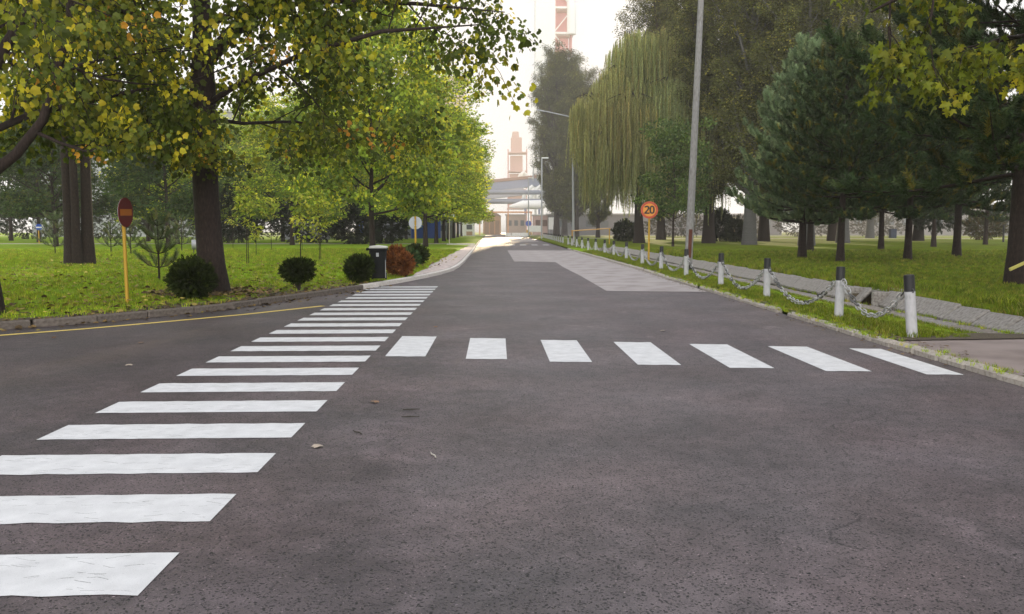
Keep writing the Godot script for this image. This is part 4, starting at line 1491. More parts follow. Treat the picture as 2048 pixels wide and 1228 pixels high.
	limb_tree(o, [
		[[Vector3(-0.02, 2.15, 0), Vector3(0.25, 2.45, 0), Vector3(0.62, 2.72, 0.02), Vector3(1.12, 3.3, 0.05), Vector3(1.42, 4.2, 0.05), Vector3(1.72, 5.3, 0.1), Vector3(1.95, 6.6, 0.1)], 0.105, 4],
		[[Vector3(-0.05, 3.4, 0), Vector3(0.25, 3.95, 0.05), Vector3(0.6, 4.55, 0.1), Vector3(1.05, 5.2, 0.1), Vector3(1.6, 6.4, 0.3)], 0.12, 5],
		[[Vector3(-0.05, 3.0, 0), Vector3(0.5, 3.5, -0.8), Vector3(1.6, 4.0, -1.8), Vector3(3.0, 4.4, -2.6)], 0.07, 9],
		[[Vector3(-0.1, 4.0, 0), Vector3(0.6, 4.8, 0.8), Vector3(1.6, 5.3, 1.6), Vector3(2.8, 5.5, 2.2)], 0.07, 9],
		[[Vector3(-0.1, 2.8, 0), Vector3(-1.0, 3.5, 0.6), Vector3(-2.2, 4.2, 1.0)], 0.07, 7],
		[[Vector3(-0.1, 4.6, 0), Vector3(-1.0, 5.6, -0.6), Vector3(-2.0, 6.6, -1.0)], 0.07, 7],
		[[Vector3(-0.1, 5.2, 0), Vector3(0.4, 6.6, -0.8), Vector3(1.4, 7.6, -1.6)], 0.07, 8],
		[[Vector3(-0.15, 6.0, 0), Vector3(0.0, 7.6, 0.8), Vector3(0.2, 9.0, 1.4)], 0.07, 8]], tips, P, M.bark)
	var clear := []      # the two big limbs stand free towards the road
	for p in tips:
		var hides := false
		for L in [[Vector3(-0.02, 2.15, 0), Vector3(0.62, 2.72, 0), Vector3(1.12, 3.3, 0), Vector3(1.42, 4.2, 0), Vector3(1.72, 5.3, 0), Vector3(1.95, 6.6, 0)], [Vector3(-0.05, 3.4, 0), Vector3(0.6, 4.55, 0), Vector3(1.05, 5.2, 0), Vector3(1.6, 6.4, 0)]]:
			for i in L.size() - 1:
				var f := Vector3(p.x, p.y, 0)
				if p.z > -0.15 and p.z < 6.0 and f.distance_to(Geometry3D.get_closest_point_to_segment(f, L[i], L[i + 1])) < 0.42:
					hides = true
		if not hides:
			clear.append(p)
	tips = clear
	canopy(tips, yellow_leaf, M.leaf, pal_yellow, 0.7, 1.2, 0.12, o)

	# three trunks grown together
	o = thing("triple_poplar", "old poplar of three dark trunks grown together on the left lawn", "tree", Vector3(-16.7, 0.17, -36.1))
	tips = []
	for q in [[-0.24, 0.1, 0.225], [0.05, 0.2, 0.17], [0.32, -0.12, 0.235]]:
		b = MB.new()
		var p3 := []
		var r3 := []
		for i in 15:
			var y := -0.1 + i * 1.45
			p3.append(Vector3(q[0] * (1.0 + y * 0.035), y, q[1] * (1.0 + y * 0.05)))
			r3.append(maxf(q[2] * (1.0 - y * 0.042) * (1.0 + 0.35 * exp(-maxf(y, 0.0) / 0.5)), 0.03))
		b.tube(p3, r3, 12, false)
		obj("trunk", b.mesh(), M.bark, o)
		b = MB.new()
		for k in 14:
			var y := rng.randf_range(7.0, 19.5)
			var az := rng.randf() * TAU
			grow(b, tips, Vector3(q[0] * (1.0 + y * 0.035), y, q[1]), Vector3(cos(az), 0.7, sin(az)).normalized(), rng.randf_range(2.0, 3.6), 0.07, 0, LIMB)
		obj("branches", b.mesh(), M.bark, o)
	canopy(tips, mid_leaf, M.leaf, pal_row, 0.7, 1.2, 0.2, o)

	# roadside row on the left
	var R := LIMB.duplicate()
	R.kids = [6, 5]
	R.floor = 3.0
	var row := broadleaf("roadside_tree", "nearest roadside tree on the left, thin dark trunk behind the wheelie bin", "tree", Vector3(-6.6, 0.17, -48.7), 10.2, 4.1, 2.3, 0.17, 22, mid_leaf, M.leaf, pal_row, M.bark, R, "trees along the left side of the road")
	var row2 := broadleaf("roadside_tree", "second roadside tree on the left, behind the round sign seen from behind", "tree", Vector3(-5.6, 0.17, -73.6), 12.0, 4.5, 2.4, 0.2, 24, far_leaf, M.leaf, pal_row, M.bark, R, "trees along the left side of the road")
	var seq := [[-5.9, -92.0, 1.0], [-6.0, -108.0, 1.05], [-6.2, -124.0, 1.02], [-6.3, -142.0, 1.1], [-6.4, -160.0, 1.1], [-6.4, -178.0, 1.05]]
	for i in seq.size():
		copy(row2 if i % 2 == 0 else row2, "%s roadside tree on the left, counted from the wheelie bin" % ORD[i + 2], Vector3(seq[i][0], 0.17, seq[i][1]), rng.randf() * TAU, seq[i][2])

	# park trees behind the left lawn
	var park := broadleaf("park_tree", "green park tree with thin dark trunk left of the big plane trunk", "tree", Vector3(-25.0, 0.17, -69.0), 9.5, 4.4, 1.9, 0.2, 20, far_leaf, M.leaf, pal_dark, M.bark, R, "trees behind the left lawn")
	var park2 := broadleaf("park_tree", "park tree in fresher green right of the big plane trunk", "tree", Vector3(-18.0, 0.17, -80.0), 10.5, 4.6, 1.6, 0.2, 22, far_leaf, M.leaf, pal_row, M.bark, R, "trees behind the left lawn")
	var ps := [[-37.0, -76.0, 0, 1.05, "left of the three grown together trunks, behind the small blue sign"], [-50.0, -99.0, 0, 1.1, "at the far left, above the small round blue sign"], [-31.0, -88.0, 1, 1.0, "behind the three grown together trunks"], [-14.0, -92.0, 1, 1.0, "behind the nearest roadside tree"], [-24.0, -102.0, 0, 1.1, "far behind the saplings"], [-40.0, -104.0, 0, 1.15, "in the far row, left of the no entry sign"], [-34.0, -116.0, 1, 1.2, "in the far row, just right of the no entry sign"], [-60.0, -112.0, 0, 1.2, "at the far left edge of the picture"], [-16.0, -118.0, 0, 1.15, "in front of the pale far wall"], [-27.0, -126.0, 0, 1.2, "between the plane trunk and the pale far wall"], [-48.0, -126.0, 1, 1.2, "deep in the background left of the grown together trunks"], [-11.8, -104.0, 1, 1.0, "close behind the row of roadside trees"], [-12.5, -128.0, 0, 1.0, "beside the blue container"]]
	for q in ps:
		copy(park if q[2] == 0 else park2, "%s park tree %s" % [["dark green", "fresh green"][q[2]], q[4]], Vector3(q[0], 0.17, q[1]), rng.randf() * TAU, q[3])

	for q in [[-64.0, -66.0, 0, 1.1, "first from the small blue sign"], [-78.0, -84.0, 1, 1.2, "second from the small blue sign"], [-60.0, -46.0, 0, 1.0, "nearest to the side road"], [-92.0, -70.0, 0, 1.2, "third from the small blue sign"], [-86.0, -48.0, 1, 1.1, "fourth from the small blue sign"], [-104.0, -98.0, 0, 1.3, "hindmost"]]:
		copy(park if q[2] == 0 else park2, "park tree left of the picture's edge, %s" % q[4], Vector3(q[0], 0.17, q[1]), rng.randf() * TAU, q[3])
	# right: willow, poplars, pines
	build_willow(pal_willow)
	var PP := {"last": 2, "seg": [6, 4, 3], "wob": [0.12, 0.2, 0.25], "trop": [0.1, 0.08, 0.0], "kids": [8, 5], "from": [0.08, 0.1], "ang": [0.6, 0.8], "ratio": [0.4, 0.5], "leafn": 4, "sides": [6, 4, 3]}
	var pop := broadleaf("poplar", "tall dark poplar with massive trunk right behind the weathered lamp column", "tree", Vector3(22.6, 0.1, -93.0), 33.0, 5.2, 3.2, 0.6, 46, poplar_leaf, M.dense_leaf, pal_poplar, M.bark, PP, "tall poplars on the right", 0.35)
	var pop2 := broadleaf("poplar", "tall poplar with pale grey trunk left of the first pine", "tree", Vector3(24.3, 0.1, -84.0), 31.0, 5.0, 3.8, 0.62, 44, poplar_leaf, M.dense_leaf, pal_poplar, M.grey_bark, PP, "tall poplars on the right", 0.35)
	var pq := [[23.8, -126.0, 0, 1.0, "with pale foot behind the small tree, left of the massive trunk"], [28.0, -79.0, 1, 1.0, "with pale grey trunk just right of the other pale trunk"], [33.0, -108.0, 0, 1.05, "behind the two pale poplar trunks"], [43.0, -112.0, 0, 0.95, "with leaning dark trunk behind the pines"], [38.0, -96.0, 1, 1.0, "standing behind the middle pine"], [54.0, -112.0, 0, 1.0, "at the back on the far right"], [64.0, -150.0, 1, 1.0, "beside the dark blue park bin"], [48.0, -135.0, 0, 1.05, "deepest among the pines"], [12.9, -182.0, 0, 1.05, "first of the far group left of the willow"], [16.4, -176.0, 0, 0.9, "second of the far group left of the willow"], [18.6, -158.0, 0, 0.6, "small, just left of the willow's hanging edge"], [16.5, -206.0, 0, 1.1, "hindmost of the far group left of the willow"]]
	for q in pq:
		copy(pop if q[2] == 0 else pop2, "tall poplar %s" % q[4], Vector3(q[0], 0.1, q[1]), rng.randf() * TAU, q[3])
	o = broadleaf("young_maple", "young light green maple behind the orange 20 sign", "tree", Vector3(15.2, 0.1, -75.0), 8.4, 2.9, 1.9, 0.11, 18, mid_leaf, M.leaf, [[5, 0.07, 0.12, 0.03], [3, 0.12, 0.17, 0.04]], M.bark, {"last": 2, "seg": [5, 4, 3], "wob": [0.12, 0.2, 0.25], "trop": [0.06, 0.03, -0.05], "kids": [4, 4], "from": [0.2, 0.1], "ang": [0.7, 0.8], "ratio": [0.5, 0.5], "leafn": 2, "sides": [5, 3, 3]}, "", 0.1)

	var shoot := spray(56, 0.33, 0.11, 0.013)
	var pine := conifer("pine", "bluish green pine with upright shoots, first behind the chain fence", Vector3(15.4, 0.1, -44.0), 10.6, 4.1, 1.9, 0.2, 3.4, shoot, pal_pine, 0.34, "pine tree", 7)
	var dark := conifer("pine", "dark pine with slender trunk in front of the bluish green pine", Vector3(15.0, 0.1, -38.1), 9.6, 4.0, 2.3, 0.17, 3.4, shoot, pal_darkpine, 0.2, "pine tree", 7)
	copy(dark, "dark pine with reddish trunk in the middle of the right lawn", Vector3(19.3, 0.1, -41.0), 2.1, 1.05)
	copy(dark, "dark pine between the slender and the reddish pine trunks, further back", Vector3(27.5, 0.1, -62.5), 4.0, 1.2)
	copy(dark, "dark pine far behind on the right, left of the twin trunked bush", Vector3(36.0, 0.1, -72.0), 5.0, 1.2)
	copy(dark, "largest dark pine at the right edge, its thick trunk cut by the frame", Vector3(13.85, 0.1, -23.3), 0.8, 1.3)
	copy(dark, "dark pine filling the right side behind the hanging maple leaves", Vector3(24.5, 0.1, -46.5), 3.0, 1.25)
	copy(pine, "bluish pine behind the first one, close to the pale poplar trunks", Vector3(20.8, 0.1, -58.0), 1.0, 1.1)
	copy(dark, "dark pine deep on the right beside the round bush", Vector3(47.0, 0.1, -84.0), 2.5, 1.2)
	copy(dark, "dark pine added outside the picture to shade the right lawn, nearest to the footpath", Vector3(18.5, 0.1, -15.0), 1.5, 1.1)  # unseen pines added to darken the right lawn and near asphalt
	copy(dark, "dark pine added outside the picture to shade the right lawn, second from the footpath", Vector3(24.0, 0.1, -24.0), 2.5, 1.2)
	copy(dark, "dark pine added outside the picture to shade the right lawn, third from the footpath", Vector3(30.0, 0.1, -33.0), 3.5, 1.2)
	copy(park, "park tree right of the road beside the camera, added outside the picture to cast shade", Vector3(10.5, 0.1, 0.5), 0.4, 1.0)  # unseen trees added around the camera to darken the near road
	copy(park2, "park tree right of the road behind the camera, added outside the picture to cast shade", Vector3(11.5, 0.1, 9.0), 1.4, 1.0)
	copy(park, "park tree left of the side road, added outside the picture to shade it", Vector3(-17.5, 0.1, -9.5), 2.4, 1.0)  # unseen trees added to darken the side road
	copy(park2, "second park tree left of the side road, added outside the picture to shade it", Vector3(-19.0, 0.1, -17.0), 3.4, 1.1)

	# maple that hangs into the upper right corner, rooted right of the picture
	var MP := {"last": 2, "seg": [6, 5, 4], "wob": [0.12, 0.18, 0.22], "trop": [-0.03, -0.06, -0.16], "kids": [7, 5], "from": [0.25, 0.2], "ang": [0.7, 0.7], "ratio": [0.5, 0.5], "leafn": 3, "sides": [6, 4, 3], "floor": 3.25}
	o = thing("overhanging_maple", "maple hanging its yellow green leaves into the upper right corner", "tree", Vector3(11.0, 0.08, -9.6))
	b = MB.new()
	var tp := trunk_path(9.0, 0.24, Vector3(-0.3, 0, 0), 0.05)
	b.tube(tp[0], tp[1], 12, false)
	obj("trunk", b.mesh(), M.bark, o)
	tips = []
	limb_tree(o, [
		[[Vector3(0, 3.6, 0), Vector3(-1.6, 4.6, -0.7), Vector3(-3.4, 4.95, -1.4), Vector3(-5.2, 4.75, -1.9), Vector3(-6.1, 4.3, -2.1)], 0.09, 9],
		[[Vector3(0, 3.2, 0), Vector3(-1.4, 4.0, -1.4), Vector3(-2.9, 4.3, -2.6), Vector3(-4.2, 4.1, -3.4)], 0.08, 8],
		[[Vector3(0, 4.0, 0), Vector3(-1.2, 5.0, 0.2), Vector3(-3.0, 5.6, 0.2), Vector3(-4.8, 5.6, 0.0)], 0.08, 7],
		[[Vector3(0, 4.6, 0), Vector3(-1.0, 6.0, -1.4), Vector3(-2.4, 6.7, -3.0), Vector3(-3.6, 6.6, -4.2)], 0.08, 7],
		[[Vector3(0, 3.0, 0), Vector3(-0.9, 3.6, -1.2), Vector3(-1.9, 3.5, -2.0), Vector3(-2.9, 3.0, -2.4)], 0.06, 3],
		[[Vector3(0, 4.2, 0), Vector3(1.4, 5.2, -0.8), Vector3(2.8, 5.8, -1.6)], 0.08, 6],
		[[Vector3(0, 4.6, 0), Vector3(0.8, 5.8, 1.4), Vector3(1.6, 6.4, 2.8)], 0.08, 6],
		[[Vector3(0, 5.2, 0), Vector3(-0.8, 6.6, 1.4), Vector3(-2.0, 7.4, 2.8)], 0.08, 6],
		[[Vector3(-0.1, 6.4, 0), Vector3(-0.3, 8.0, -0.4), Vector3(-0.6, 9.4, -0.6)], 0.07, 6]], tips, MP, M.bark, 0.6)
	canopy(tips, maple_leaf, M.leaf, pal_maple, 0.75, 1.2, 0.1, o)

func build_willow(pal: Array) -> void:
	var st := MB.new()
	var y := 0.0
	var k := 0
	st.col = Color(0.8, 0.6, 0.4)
	st.tube([Vector3.ZERO, Vector3(0.05, -2.0, 0.03), Vector3(0, -4.0, 0)], [0.012, 0.01, 0.006], 3, false)
	while y < 4.0:
		var f := rng.randf_range(0.7, 1.3)
		st.col = Color(f, f, f * rng.randf_range(0.8, 1.1))
		var a := k * 2.4 + rng.randf_range(-0.4, 0.4)
		var d := Vector3(cos(a) * 0.5, -1.0, sin(a) * 0.5).normalized()
		var w := d.cross(Vector3(sin(a * 1.7), 0.3, cos(a * 2.3))).normalized() * 0.024
		var p := Vector3(0.05 * sin(y * 1.6), -y, 0.03 * sin(y * 1.6))
		st.quad(p, p + d * 0.09 + w, p + d * 0.21, p + d * 0.09 - w)
		y += 0.055
		k += 1
	var sm := st.mesh()
	var o := thing("willow", "tall weeping willow with long hanging strands right of the road", "tree", Vector3(15.6, 0.1, -95.0))
	var b := MB.new()
	var tp := trunk_path(12.0, 0.55, Vector3(-0.6, 0, 0), 0.2)
	b.tube(tp[0], tp[1], 12, false)
	var xf := []
	var cc := PackedColorArray()
	# domes of hanging strands: centre, top height, radius
	for q in [[-0.2, 22.3, 0.0, 3.6, 330], [-2.6, 18.5, 0.8, 3.0, 220], [3.2, 22.8, -0.5, 3.8, 290], [6.2, 21.0, -0.8, 3.0, 180], [-5.4, 15.6, 1.2, 2.4, 180], [-1.4, 15.5, 2.4, 3.4, 240], [2.4, 17.0, 2.6, 2.6, 200], [5.0, 15.0, 1.8, 3.2, 230], [-4.2, 11.6, 2.2, 2.4, 150], [0.2, 11.6, 3.2, 2.8, 170], [3.6, 10.6, 3.0, 2.2, 130], [6.6, 11.0, 1.6, 2.2, 110], [-0.5, 18.5, -2.8, 3.8, 150], [1.8, 13.0, -3.2, 4.4, 180]]:
		var c := Vector3(q[0], q[1], q[2])
		var warm := rng.randf_range(0.0, 1.0)
		var own := Color(lerpf(0.92, 1.08, warm), lerpf(1.03, 0.98, warm), lerpf(1.05, 0.9, warm)) * rng.randf_range(0.8, 1.2)
		for j in 7:
			var az := j * 0.9 + rng.randf()
			var e := c + Vector3(cos(az) * q[3] * 0.8, -0.25 * q[3], sin(az) * q[3] * 0.8)
			var s := Vector3(c.x * 0.4 - 0.4, minf(q[1] - 2.5, 11.5), c.z * 0.4)
			b.tube([s, s.lerp(c, 0.6) + Vector3(0, 0.4, 0), c.lerp(e, 0.4) + Vector3(0, 0.2, 0), e], [0.11, 0.08, 0.05, 0.02], 5, false)
		for i in int(q[4] * 1.4):
			var az := rng.randf() * TAU
			var r := sqrt(rng.randf())
			var p := c + Vector3(cos(az) * r * q[3], -pow(r, 2.4) * q[3] * 0.75 + rng.randf_range(-0.35, 0.25), sin(az) * r * q[3])
			var ln := rng.randf_range(0.75, 1.75)
			ln = minf(ln, (p.y - rng.randf_range(1.6, 4.5)) / 4.0)
			if ln < 0.25:
				continue
			var t := Basis(Vector3.UP, rng.randf() * TAU) * Basis(Vector3.RIGHT, rng.randf_range(-0.1, 0.1))
			xf.append(Transform3D(t.scaled_local(Vector3(1.0, ln, 1.0)), p))
			cc.append(pick(pal) * own)
			if rng.randf() < 0.6:
				xf.append(Transform3D(t.scaled_local(Vector3(1.0, ln * 0.8, 1.0)), p + Vector3(rng.randf_range(-0.3, 0.3), -rng.randf() * 1.5 * ln, rng.randf_range(-0.3, 0.3))))
				cc.append(pick(pal) * own)
	obj("trunk", b.mesh(), M.bark, o)
	scatter("hanging_strand", sm, M.leaf, xf, cc, o)

func build_plants() -> void:
	var scale_fan := fan(16, 0.13, 0.05, 0.009)
	var green := [[5, 0.016, 0.026, 0.006], [3, 0.028, 0.042, 0.009], [1, 0.05, 0.065, 0.014]]
	shrub("round_bush", "large dark round bush in front of the big plane trunk", "bush", Vector3(-6.24, 0.15, -18.45), 0.42, 0.38, 0.02, 2200, scale_fan, M.dense_leaf, green)
	shrub("round_bush", "flat topped dark bush on a short bare foot, middle of the left kerb", "bush", Vector3(-4.72, 0.15, -21.5), 0.35, 0.28, 0.17, 1500, scale_fan, M.dense_leaf, green, 0.55)
	shrub("round_bush", "dark round bush just left of the wheelie bin", "bush", Vector3(-3.66, 0.15, -24.3), 0.35, 0.33, 0.02, 1500, scale_fan, M.dense_leaf, green)
	shrub("brown_bush", "withered rust brown bush right behind the wheelie bin", "bush", Vector3(-3.05, 0.17, -27.8), 0.33, 0.42, 0.02, 1500, scale_fan, M.dense_leaf, [[5, 0.22, 0.075, 0.025], [3, 0.3, 0.12, 0.04], [2, 0.12, 0.045, 0.02]])
	shrub("brown_bush", "lower rust brown bush touching the right side of the withered one", "bush", Vector3(-2.72, 0.17, -27.4), 0.24, 0.32, 0.02, 900, scale_fan, M.dense_leaf, [[5, 0.24, 0.085, 0.03], [3, 0.3, 0.12, 0.04], [2, 0.12, 0.045, 0.02]])
	var loose := fan(14, 0.2, 0.09, 0.016)
	var mixed := [[5, 0.035, 0.075, 0.03], [3, 0.06, 0.11, 0.035], [1, 0.1, 0.13, 0.05]]
	shrub("green_shrub", "bluish green shrub just behind the rust brown bushes", "shrub", Vector3(-3.2, 0.17, -30.4), 0.36, 0.3, 0.0, 700, loose, M.dense_leaf, mixed)
	shrub("green_shrub", "lighter green shrub in the middle of the roadside shrubs", "shrub", Vector3(-3.25, 0.17, -33.4), 0.42, 0.3, 0.0, 700, loose, M.dense_leaf, mixed)
	shrub("green_shrub", "dark green shrub hindmost of the roadside shrubs", "shrub", Vector3(-3.2, 0.17, -36.8), 0.42, 0.34, 0.0, 700, loose, M.dense_leaf, green)
	# right park bushes
	var far_fan := fan(14, 0.5, 0.2, 0.045)
	shrub("park_bush", "round dark bush on the lawn between the willow and the orange 20 sign", "bush", Vector3(16.0, 0.1, -108.0), 1.3, 1.15, 0.05, 700, far_fan, M.dense_leaf, green)
	shrub("cypress", "dark egg shaped cypress left of the yellowish pillar", "bush", Vector3(27.6, 0.1, -108.0), 1.35, 2.0, 0.0, 900, far_fan, M.dense_leaf, [[1, 0.015, 0.025, 0.01]])
	shrub("cypress", "smaller cypress in front of the yellowish pillar", "bush", Vector3(28.4, 0.1, -104.0), 0.95, 1.35, 0.0, 600, far_fan, M.dense_leaf, [[1, 0.025, 0.035, 0.012]])
	shrub("twin_trunk_bush", "dark spreading bush on two stems in front of the sunlit grass", "bush", Vector3(53.5, 0.1, -107.0), 3.2, 2.3, 1.2, 1100, far_fan, M.dense_leaf, [[1, 0.018, 0.026, 0.012]])
	shrub("park_bush", "brownish round bush at the far right before the pale building", "bush", Vector3(68.0, 0.1, -122.0), 2.7, 1.7, 0.1, 900, far_fan, M.dense_leaf, [[3, 0.05, 0.05, 0.015], [1, 0.09, 0.06, 0.02]])
	shrub("hedge_bush", "broad black green yew behind the saplings on the left", "bush", Vector3(-19.6, 0.1, -94.0), 4.4, 2.6, 0.0, 1300, far_fan, M.dense_leaf, [[1, 0.014, 0.022, 0.01]])
	shrub("hedge_bush", "broad dark yew left of the thin roadside trunk", "bush", Vector3(-13.2, 0.1, -86.0), 2.6, 1.9, 0.0, 900, far_fan, M.dense_leaf, [[1, 0.014, 0.022, 0.01]])
	shrub("hedge_bush", "dark yew right behind the thin roadside trunk", "bush", Vector3(-10.6, 0.1, -88.0), 2.2, 2.0, 0.0, 800, far_fan, M.dense_leaf, [[1, 0.014, 0.022, 0.01]])
	shrub("hedge_bush", "deep dark yew just right of the big plane trunk", "bush", Vector3(-27.0, 0.1, -92.0), 4.0, 3.2, 0.0, 1300, far_fan, M.dense_leaf, [[1, 0.014, 0.022, 0.01]])
	for q in [[-38.0, -128.0, "clipped dark hedge shrub far behind the grown together trunks"], [-46.0, -130.0, "dark hedge shrub at the back, left of the small blue sign"], [-56.0, -132.0, "dark hedge shrub at the back near the left edge"], [-66.0, -130.0, "dark hedge shrub at the back, at the left edge itself"], [-76.0, -132.0, "dark hedge shrub at the back, just outside the left edge"], [-86.0, -134.0, "dark hedge shrub at the back, well outside the left edge"], [-34.0, -124.0, "dark hedge shrub at the back, right of the no entry sign"], [-22.0, -130.0, "dark hedge shrub at the back, behind the staked sapling"]]:
		shrub("hedge_shrub", q[2], "shrub", Vector3(q[0], 0.1, q[1]), 5.2, 2.3, 0.0, 900, far_fan, M.dense_leaf, [[1, 0.016, 0.026, 0.012], [1, 0.03, 0.04, 0.015]])
	for q in [[46.0, -172.0, "dark hedge shrub far right, first behind the poplar trunks"], [62.0, -176.0, "dark hedge shrub far right, second behind the poplar trunks"], [78.0, -180.0, "dark hedge shrub far right, third behind the poplar trunks"], [34.0, -168.0, "dark hedge shrub at the back behind the two cypresses"], [100.0, -178.0, "dark hedge shrub at the back near the right edge"]]:
		shrub("hedge_shrub", q[2], "shrub", Vector3(q[0], 0.1, q[1]), 6.5, 2.2, 0.0, 900, far_fan, M.dense_leaf, [[1, 0.02, 0.026, 0.012], [1, 0.04, 0.035, 0.015]])
	# young pines
	var tuft := spray(60, 0.4, 0.17, 0.008)
	var ypal := [[3, 0.1, 0.14, 0.06], [2, 0.15, 0.18, 0.09], [1, 0.2, 0.19, 0.08]]
	for q in [[-9.2, -24.6, 1.75, 0.62, "young pine with bare whorls just behind the no entry sign"], [-23.4, -54.9, 1.7, 0.75, "young pine right of the three grown together trunks"], [-20.1, -49.7, 1.75, 0.8, "young pine directly left of the yellow sign pole"], [-24.3, -49.8, 2.2, 0.95, "bushiest young pine, left of the three grown together trunks"], [-19.9, -57.2, 2.2, 1.0, "young pine between the no entry sign and the barrel grill"], [-25.3, -69.3, 2.3, 1.1, "hindmost young pine beside the thin park tree trunk"]]:
		young_pine(q[4], Vector3(q[0], 0.17, q[1]), q[2], q[3], tuft, ypal)
	# saplings
	var few := cluster(8, 0.17, 0.2, "oval", 0.6)
	var gold := [[4, 0.42, 0.46, 0.06], [3, 0.6, 0.56, 0.1], [2, 0.24, 0.32, 0.05]]
	for q in [[-9.8, -35.5, 2.75, 1.35, 0.3, 26, "tall staked sapling right of the big plane trunk, leaves only on top"], [-12.45, -46.9, 1.45, 0.6, 0.3, 18, "smallest yellow sapling beside the tall staked sapling"], [-14.8, -59.6, 3.3, 1.6, 0.55, 26, "two tiered sapling in front of the black green yew"], [-8.0, -37.0, 2.75, 0.7, 0.3, 34, "left one of the two slim yellow saplings behind the flat topped bush"], [-7.75, -39.7, 3.0, 0.75, 0.38, 44, "right one of the two slim yellow saplings behind the flat topped bush"], [-19.5, -67.0, 2.3, 1.5, 0.4, 14, "little green sapling close to the right side of the plane trunk"], [-12.2, -57.0, 2.2, 1.5, 0.3, 10, "bare thin sapling left of the slim yellow pair"]]:
		var o := thing("sapling", q[6], "sapling", Vector3(q[0], 0.17, q[1]), rng.randf() * TAU)
		var b := MB.new()
		b.tube([Vector3(0, -0.1, 0), Vector3(0.02, q[2] * 0.5, 0.01), Vector3(-0.01, q[2] * 0.97, 0)], [0.02, 0.015, 0.006], 5, false)
		var tips := []
		for i in int(q[5]):
			var y: float = lerpf(q[3], q[2], pow(rng.randf(), 0.8))
			var a := rng.randf() * TAU
			var e := Vector3(cos(a) * q[4] * rng.randf_range(0.3, 1.0), y + 0.12, sin(a) * q[4] * rng.randf_range(0.3, 1.0))
			b.tube([Vector3(0, y - 0.06, 0), e], [0.006, 0.003], 3, false)
			tips.append(e)
		obj("stem", b.mesh(), M.bark, o)
		canopy(tips, few, M.leaf, gold, 0.7, 1.2, 0.04, o, "leaves")
		if q[2] > 2.5:
			b = MB.new()
			b.cyl(Vector3(0.06, -0.1, 0.04), Vector3(0.05, q[2] * 0.62, 0.05), 0.016, 0.016, 5)
			obj("stake", b.mesh(), M.bark, o)
	build_grass()

func young_pine(label: String, at: Vector3, h: float, r: float, tuft: Mesh, pal: Array) -> void:
	var o := thing("young_pine", label, "young pine", at, rng.randf() * TAU)
	var b := MB.new()
	b.tube([Vector3(0, -0.1, 0), Vector3(0.01, h * 0.5, 0), Vector3(0, h * 0.93, 0)], [0.035, 0.026, 0.01], 6, false)
	var xf := []
	var cc := PackedColorArray()
	for w in 4:
		var t := w / 4.0
		var y := h * (0.2 + 0.22 * w)
		for k in 6:
			var az := k * TAU / 6.0 + w * 0.5 + rng.randf_range(-0.2, 0.2)
			var ln := r * (1.0 - 0.7 * t) * rng.randf_range(0.75, 1.1)
			var e := Vector3(cos(az) * ln, y + ln * 0.5, sin(az) * ln)
			b.tube([Vector3(0, y, 0), Vector3(cos(az) * ln * 0.5, y + ln * 0.12, sin(az) * ln * 0.5), e], [0.014, 0.01, 0.006], 4, false)
			for j in 5:
				var u := 0.35 + 0.65 * j / 4.0
				var p := Vector3(0, y, 0).lerp(e, u) - Vector3(0, 0.1 * ln * sin(u * PI), 0)
				xf.append(Transform3D(toward(Vector3(cos(az), 0.9 + u, sin(az)) + rv() * 0.5, rng.randf() * TAU).scaled(Vector3.ONE * rng.randf_range(0.5, 0.8) * (0.6 + 0.4 * r)), p))
				cc.append(pick(pal))
	for j in 5:
		xf.append(Transform3D(toward(Vector3(0, 1, 0) + rv() * 0.3), Vector3(0, h * (0.72 + 0.06 * j), 0)).scaled_local(Vector3.ONE * 0.7))
		cc.append(pick(pal))
	obj("stem", b.mesh(), M.bark, o)
	scatter("needles", tuft, M.needle, xf, cc, o)

